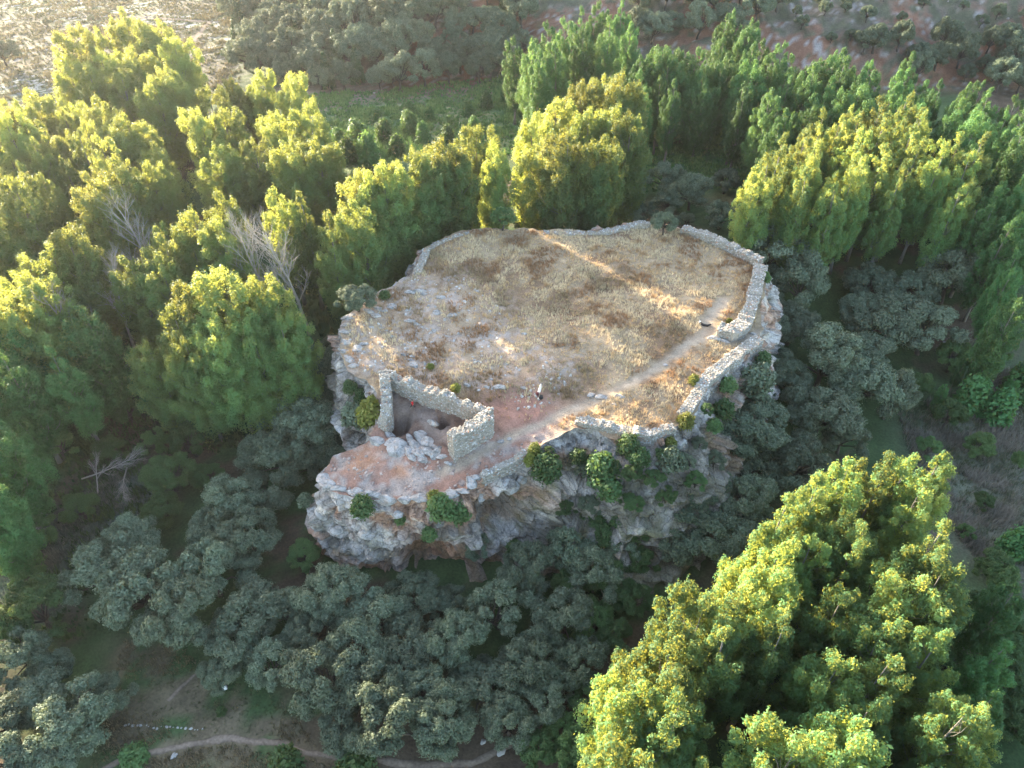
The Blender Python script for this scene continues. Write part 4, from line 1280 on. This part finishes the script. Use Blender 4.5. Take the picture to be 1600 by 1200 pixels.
x, y, n1, n2, n3 = x[k], y[k], n1[k], n2[k], n3[k]
straw = np.array((.60, .43, .24)); pale = np.array((.68, .56, .38)); rust = np.array((.33, .195, .105)); olive = np.array((.26, .21, .12))
c = mix(np.tile(straw, (len(x), 1)), rust, sstep(-.05, .55, n3 + .4 * n2)); c = mix(c, pale, sstep(.15, .6, -n3 + .5 * n2) * .85); c = mix(c, olive, sstep(.3, .7, n1) * .6)
tufts('dry_grass', 'dry straw coloured grass covering the field on the plateau', 'grass', x, y, tz_(x, y), .3 + .22 * (1 + n2) * np.random.default_rng(6).uniform(.5, 1.2, len(x)), c, blades=5, width=.055, seed=7)


def field(name, label, poly, dens, h, c1, c2, seed, blades=5, width=.07, cat='grass', spread=.4):
    x, y = scatter(poly, dens, seed=seed); rng = np.random.default_rng(seed)
    n2 = fbm(x * .25, y * .25, s=seed + 90); k = rng.random(len(x)) < .35 + .65 * sstep(-.4, .3, n2)
    for p in PATHS: k &= poly_dist(x, y, p, closed=False) > .8
    k &= ~inside(x, y, COARSE); x, y, n2 = x[k], y[k], n2[k]
    c = mix(np.tile(np.array(c1), (len(x), 1)), np.array(c2), sstep(-.4, .5, n2 + rng.normal(0, .25, len(x))))
    tufts(name, label, cat, x, y, ground(x, y), h * rng.uniform(.5, 1.3, len(x)) * (1 + .5 * n2), c, blades, width, spread, seed)


field('meadow_grass', 'dull green and brown grass of the small meadow at lower left', [(130,1260),(190,1000),(270,1000),(340,1060),(440,1090),(560,1260)], 9, .35, (.10, .115, .05), (.22, .17, .10), 11)
field('meadow_herbs', 'green herbs of the meadow between the poplars behind the plateau', [(480,150),(800,120),(1010,200),(1180,190),(1170,290),(1000,300),(800,240),(520,260)], 3.5, .8, (.09, .18, .055), (.17, .26, .08), 12, width=.2, cat='herbs', spread=.7)
field('reeds', 'grey brown reeds and grass at the right border', [(1400,650),(1660,540),(1700,920),(1560,920),(1500,850),(1440,760)], 8, 1.0, (.10, .12, .06), (.24, .21, .17), 13, width=.06, cat='reeds', spread=.6)
field('hollow_grass', 'grey green grass in the damp hollow at the left', [(-60,860),(60,830),(180,740),(250,750),(210,850),(80,960),(-60,980)], 8, .8, (.085, .115, .075), (.15, .15, .12), 14, width=.06, spread=.6)
field('undergrowth', 'dark green undergrowth on the floor of the woods', [(-100,480),(560,420),(560,640),(300,720),(150,1000),(-100,1000)], 1.6, .9, (.035, .065, .025), (.07, .10, .035), 15, width=.2, cat='undergrowth', spread=.8)

# ------------------------------------------------------------------ people and small things
M_SKIN = plain_mat('skin', (.42, .26, .19), .6)
M_RED = plain_mat('red_cloth', (.62, .03, .03), .8, .15, 8)
M_NAVY = plain_mat('dark_cloth', (.025, .025, .035), .85, .2, 8)
M_HAIR = plain_mat('dark_hair', (.03, .02, .015), .7)
M_WHITE = plain_mat('white_cloth', (.78, .76, .72), .8, .05, 6)
M_POLE = plain_mat('grey_metal', (.3, .3, .3), .5)
M_BAG = plain_mat('black_bag', (.02, .02, .022), .7, .2, 6)
M_MAROON = plain_mat('maroon_bag', (.12, .03, .03), .8, .2, 6)


def skinned(name, joints, bones, mat, parent, root=0, sub=2):
    """joints: (x,y,z,radius x, radius y)"""
    me = bpy.data.meshes.new(name); me.from_pydata([j[:3] for j in joints], bones, []); 
    o = link(name, me, mat, parent)
    o.modifiers.new('Skin', 'SKIN').use_smooth_shade = True
    sv = me.skin_vertices[0].data
    for i, j in enumerate(joints):
        sv[i].radius = (j[3], j[4] if len(j) > 4 else j[3]); sv[i].use_root = i == root
    md = o.modifiers.new('Subdivision', 'SUBSURF'); md.levels = sub; md.render_levels = sub
    return o


def person(loc, rz, label):
    t = tag(link('person', None, loc=tuple(loc), rot=(0, 0, rz)), label, 'person')
    # mid stride, facing +X; feet on z = 0
    J = [(0, 0, .95, .13, .15), (.02, 0, 1.2, .12, .16), (.03, 0, 1.4, .11, .17), (.04, 0, 1.5, .05, .05), (.06, 0, 1.6, .085, .075), (.065, 0, 1.7, .09, .08),
         (.03, .19, 1.4, .06), (-.08, .25, 1.14, .045), (.06, .25, .93, .035), (.03, -.19, 1.4, .06), (.13, -.25, 1.15, .045), (.32, -.22, 1.05, .035),
         (.0, .1, .88, .09), (.2, .11, .5, .065), (.26, .11, .09, .045), (.4, .12, .04, .04),
         (.0, -.1, .88, .09), (-.12, -.1, .5, .065), (-.36, -.1, .12, .045), (-.24, -.1, .04, .04)]
    B = [(0, 1), (1, 2), (2, 3), (3, 4), (4, 5), (2, 6), (6, 7), (7, 8), (2, 9), (9, 10), (10, 11), (0, 12), (12, 13), (13, 14), (14, 15), (0, 16), (16, 17), (17, 18), (18, 19)]
    body = skinned('body', J, B, M_SKIN, t)
    for s_, (hx, hy, hz) in ((1, J[8][:3]), (-1, J[11][:3])):
        m = MB()
        for q in range(4):
            y0 = hy + (q - 1.5) * .02
            m.tube([(hx, hy + (q - 1.5) * .012, hz), (hx + .04, y0, hz - .05), (hx + .055, y0, hz - .1), (hx + .04, y0, hz - .13 + .01 * abs(q - 1.5))], [.014, .011, .009, .006], 5)
        m.tube([(hx, hy, hz), (hx + .03, hy - s_ * .045, hz - .03), (hx + .05, hy - s_ * .05, hz - .07)], [.014, .012, .008], 5)
        link('hand', m.mesh('hand', smooth=True), M_SKIN, t)
    g = 1.22
    skinned('jacket', [(J[i][0], J[i][1], J[i][2], J[i][3] * g, (J[i][4] if len(J[i]) > 4 else J[i][3]) * g) for i in (0, 1, 2, 6, 7, 9, 10)] + [(.04, .25, .97, .045), (.29, -.225, 1.065, .045), (0, 0, .88, .16, .18)],
            [(0, 1), (1, 2), (2, 3), (3, 4), (4, 7), (2, 5), (5, 6), (6, 8), (0, 9)], M_RED, t)
    skinned('trousers', [(0, 0, .93, .135, .155)] + [(J[i][0], J[i][1], J[i][2], J[i][3] * 1.2) for i in (12, 13, 14, 16, 17, 18)], [(0, 1), (1, 2), (2, 3), (0, 4), (4, 5), (5, 6)], M_NAVY, t)
    v, f = icosphere(3)
    k = (v[:, 2] > -.15) | (v[:, 0] < -.25)
    hv = v * np.array((.115, .1, .115)); hv[~k] *= .7
    m = MB(); m.add(hv + np.array((.055, 0, 1.7)), f); link('hair', m.mesh('hair', smooth=True), M_HAIR, t)
    m = MB()
    for s_ in (-1, 1):
        m.add(v[:] * .012 + np.array((.15, s_ * .033, 1.665)), f)
    link('eyes', m.mesh('eyes'), M_HAIR, t)
    m = MB(); m.tube([(.148, 0, 1.665), (.172, 0, 1.628), (.15, 0, 1.62)], [.008, .015, .008], 6); link('nose', m.mesh('nose', smooth=True), M_SKIN, t)
    return t


pp = surf_point(645, 638)
person(pp, R(-25), 'person in red top and dark trousers walking inside the stone ruin')

pp = surf_point(842, 619)
t = tag(link('white_banner', None, loc=tuple(pp), rot=(0, 0, R(20))), 'narrow white upright banner standing beside the dirt track', 'banner')
m = MB(); m.tube([(0, 0, -.2), (.06, 0, 1.0), (.2, 0, 2.3)], [.03, .028, .02], 6); link('pole', m.mesh('pole'), M_POLE, t)
m = MB(); P_ = [(-.24, .95), (.22, .75), (.36, 1.5), (.3, 2.35), (.2, 2.4), (.0, 1.6)]; n_ = len(P_)
m.add([(a, -.03 + .05 * math.sin(5 * b), b) for a, b in P_] + [(a, .03 + .05 * math.sin(5 * b), b) for a, b in P_], [tuple(range(n_)), tuple(range(2 * n_ - 1, n_ - 1, -1))] + [(i, i + n_, (i + 1) % n_ + n_, (i + 1) % n_) for i in range(n_)])
link('cloth', m.mesh('cloth'), M_WHITE, t)


def bag(u, v, mat, sz, label, cat='bag'):
    p = surf_point(u, v); v_, f = icosphere(3)
    q = np.sign(v_) * np.abs(v_) ** .7; q = q * (1 + .1 * fbm(v_[:, 0] * 2, v_[:, 1] * 2, v_[:, 2] * 2, s=int(u)))[:, None] * np.array(sz)
    t = tag(link('bag', None, loc=(p[0], p[1], p[2] + sz[2] * .85)), label, cat)
    m = MB(); m.add(q, f); link('sack', m.mesh('sack', smooth=True), mat, t)
    m = MB(); m.tube([(-sz[0] * .5, 0, sz[2] * .85), (-sz[0] * .3, 0, sz[2] * 1.3), (sz[0] * .3, 0, sz[2] * 1.3), (sz[0] * .5, 0, sz[2] * .85)], [.03] * 4, 5); link('strap', m.mesh('strap'), mat, t)


bag(840, 617, M_MAROON, (.25, .2, .35), 'small dark maroon bag at the foot of the white banner')
bag(845, 623, M_BAG, (.32, .25, .35), 'black bag on the ground below the white banner')
pp = [surf_point(u, v) for u, v in ((1094, 505), (1099, 509), (1105, 510), (1110, 508))]
t = tag(link('fallen_log', None, loc=tuple(pp[0])), 'short curved dark log with pale end near the wall gap', 'log')
m = MB(); m.tube([p - pp[0] + np.array((0, 0, .15)) for p in pp[:]], [.22, .22, .2, .12], 8); link('bark', m.mesh('log_bark', smooth=True), M_BAG, t)
m = MB(); d_ = (pp[0] - pp[1]) / np.linalg.norm(pp[0] - pp[1]); m.tube([np.array((0, 0, .15)), d_ * .25 + np.array((0, 0, .17))], [.235, .2], 8); link('cut_end', m.mesh('cut_end'), M_WHITE, t)

# pale marker under the oaks, stones in the meadow
def gpoint(u, v):
    z = -16.0
    for _ in range(12):
        p = at(u, v, z); z = .5 * z + .5 * g1(p[0], p[1])
    return np.array((p[0], p[1], z))


pp = gpoint(352, 1077)
t = tag(link('marker', None, loc=tuple(pp), rot=(0, 0, .4)), 'small pale pointed marker beside the oaks above the path', 'marker')
m = MB(); m.add([(-.3, -.25, .25), (.3, -.25, .25), (.3, .25, .25), (-.3, .25, .25), (-.06, -.05, 1.25), (.06, -.05, 1.25), (.06, .05, 1.25), (-.06, .05, 1.25)], [(0, 1, 5, 4), (1, 2, 6, 5), (2, 3, 7, 6), (3, 0, 4, 7), (4, 5, 6, 7), (3, 2, 1, 0)]); link('panel', m.mesh('panel'), M_WHITE, t)
m = MB()
for a_ in (-.22, .22): m.tube([(a_, 0, -.2), (a_, 0, .27)], [.05, .05], 6)
link('legs', m.mesh('legs'), M_OBARK, t)
M_PALE = plain_mat('pale_stone', (.36, .34, .31), .9, .2, 4, .4)
PST = []
for q in range(3):
    me = ROCKS[q].copy(); me.materials.clear(); me.materials.append(M_PALE); PST.append(me)
for q in range(20):
    u = 196 + q * 6.3 + random.uniform(-2, 2); v = 1133 + (3 if u < 240 else 6) * random.uniform(-1, 1) * .5 + (u - 196) * .06
    pp = gpoint(u, v); r = random.uniform(.07, .2)
    tag(link('pale_stone', PST[q % 3], None, None, (pp[0], pp[1], pp[2] + r * .3), (0, 0, random.uniform(0, 6)), (r * 1.2, r, r)), f'small pale stone, {ORD[q]} from left in the broken row across the meadow', 'stone', 'row of pale stones in the meadow')
for u, v, w, lab in ((272, 1182, 10, 'pale stone lying below the path in the lower left meadow'), (58, 829, 4, 'bright white stone in the dark hollow at left'), (755, 1160, 9, 'pale rock beside the path under the lower woods'), (783, 1176, 14, 'larger grey rock near the bottom edge beside the path'),
                     (1477, 538, 10, 'pale rock on the bank below the right oaks'), (640, 150, 5, 'pale stone at the far edge of the green meadow'), (585, 148, 4, 'small pale stone at the left end of the green meadow')):
    pp = gpoint(u, v); r = w / FPX * project(pp)[2] / 2
    tag(link('pale_stone', PST[0 if w < 9 else 1], None, None, (pp[0], pp[1], pp[2] + r * .3 + (.5 if w < 5 else 0)), (0, 0, 1.0), (r * 1.2, r, r)), lab, 'stone', 'single pale stones')

# dead trunks lying in the hollow at the left
for u, v, rx, rz, sc, lab in ((15, 795, 82, 60, .55, 'fallen bare dead tree at the left border of the hollow'), (130, 752, 80, 95, .5, 'fallen bare dead tree stretched across the dark hollow'), (155, 775, 70, 200, .35, 'small broken dead tree hanging over the damp hollow'), (200, 735, 74, 20, .4, 'pale fallen branches beside the dark green bush at left')):
    pp = gpoint(u, v)
    r = tag(link('fallen_tree', None, loc=(pp[0], pp[1], pp[2] + .6), rot=(R(rx), 0, R(rz)), scale=(sc,) * 3), lab, 'dead tree', 'fallen dead trees')
    tm, cm, mb_, ml = mesh_for('dead', int(u)); dress(link('trunk', tm, None, r), mb_); dress(link('bare_branches', cm, None, r), ml)

def rubble(name, label, n, poly, top, smin, smax, seed, col=(.42, .385, .35)):
    rng = np.random.default_rng(seed); P = np.array([(top_point(*p) if top else top_at(*p, .3))[:2] for p in poly]); lo, hi = P.min(0), P.max(0)
    x = rng.uniform(lo[0], hi[0], n * 4); y = rng.uniform(lo[1], hi[1], n * 4)
    k = inside(x, y, P) & (rng.random(n * 4) < .15 + .85 * sstep(-.1, .5, fbm(x * .35, y * .35, s=seed)))
    if top:
        k &= inside(x, y, RING) & (poly_dist(x, y, RING) > .4)
        for T_ in TRACK: k &= poly_dist(x, y, T_, closed=False) > .9 * rng.random(n * 4)
    x, y = x[k][:n], y[k][:n]; z = top_z(x, y) if top else ground(x, y); m = len(x)
    sz = smin + (smax - smin) * rng.random(m) ** 3
    base = np.array([(-1, -.8, -.5), (1, -.9, -.5), (.9, .8, -.5), (-.8, .9, -.5), (-.6, -.5, .5), (.7, -.6, .45), (.5, .6, .55), (-.6, .5, .4)])
    a = rng.uniform(0, 6.28, m); V = base[None] * (1 + rng.uniform(-.25, .25, (m, 8, 3))) * sz[:, None, None] * np.array((1, .75, .7))
    X = V[..., 0] * np.cos(a)[:, None] - V[..., 1] * np.sin(a)[:, None]; Y = V[..., 0] * np.sin(a)[:, None] + V[..., 1] * np.cos(a)[:, None]
    V = np.stack([X + x[:, None], Y + y[:, None], V[..., 2] + z[:, None] + sz[:, None] * .1], -1).reshape(-1, 3)
    F = (np.arange(m)[:, None, None] * 8 + np.array([(4, 5, 6, 7), (0, 1, 5, 4), (1, 2, 6, 5), (2, 3, 7, 6), (3, 0, 4, 7)])[None]).reshape(-1, 4)
    me = bpy.data.meshes.new(name); me.from_pydata(V.tolist(), [], F.tolist())
    set_col(me, np.repeat(np.array(col)[None] * rng.uniform(.65, 1.2, (m, 1)), 8, 0))
    tag(link(name, me, M_STONE), label, 'rubble', kind='stuff')


rubble('rubble', 'small stones strewn over the red terrace in front of the ruin', 650, [(490,735),(600,690),(700,700),(800,670),(860,680),(760,760),(620,800),(500,770)], True, .06, .34, 201, (.36, .28, .235))
rubble('rubble', 'grey stones strewn over the bare left part of the plateau', 750, [(530,500),(600,440),(720,430),(900,575),(860,640),(800,640),(700,600),(560,580)], True, .06, .36, 202)
rubble('rubble', 'pale stones scattered over the far field at upper left', 800, [(-50,-20),(380,-20),(400,30),(370,140),(280,170),(150,160),(-50,210)], False, .2, .9, 203, (.2, .18, .16))
rubble('rubble', 'grey stones scattered over the red hillside', 700, [(1150,-30),(1640,-30),(1640,110),(1400,90),(1200,60)], False, .2, .9, 204, (.26, .22, .2))
field('field_grass', 'dry and green grass of the far field at upper left', [(-50,-20),(380,-20),(400,30),(370,140),(280,170),(150,160),(-50,210)], 1.6, .6, (.09, .095, .042), (.18, .15, .085), 16, width=.16, spread=.6)

# ------------------------------------------------------------------ haze
def box_mesh(lo, hi):
    m = MB(); (a, b, c), (d, e, f) = lo, hi
    m.add([(a, b, c), (d, b, c), (d, e, c), (a, e, c), (a, b, f), (d, b, f), (d, e, f), (a, e, f)],
          [(3, 2, 1, 0), (4, 5, 6, 7), (0, 1, 5, 4), (1, 2, 6, 5), (2, 3, 7, 6), (3, 0, 4, 7)])
    return m.mesh('haze')


hm, nt, out = new_mat('haze_air')
pv = N(nt, 'ShaderNodeVolumePrincipled'); pv.inputs['Color'].default_value = (.95, .97, 1, 1); pv.inputs['Density'].default_value = .000055; pv.inputs['Anisotropy'].default_value = .6
nt.links.new(pv.outputs[0], out.inputs['Volume'])
tag(link('haze', box_mesh((-465, -165, -26), (465, 675, 84)), hm), 'thin pale evening haze over the whole valley', 'haze', kind='stuff')
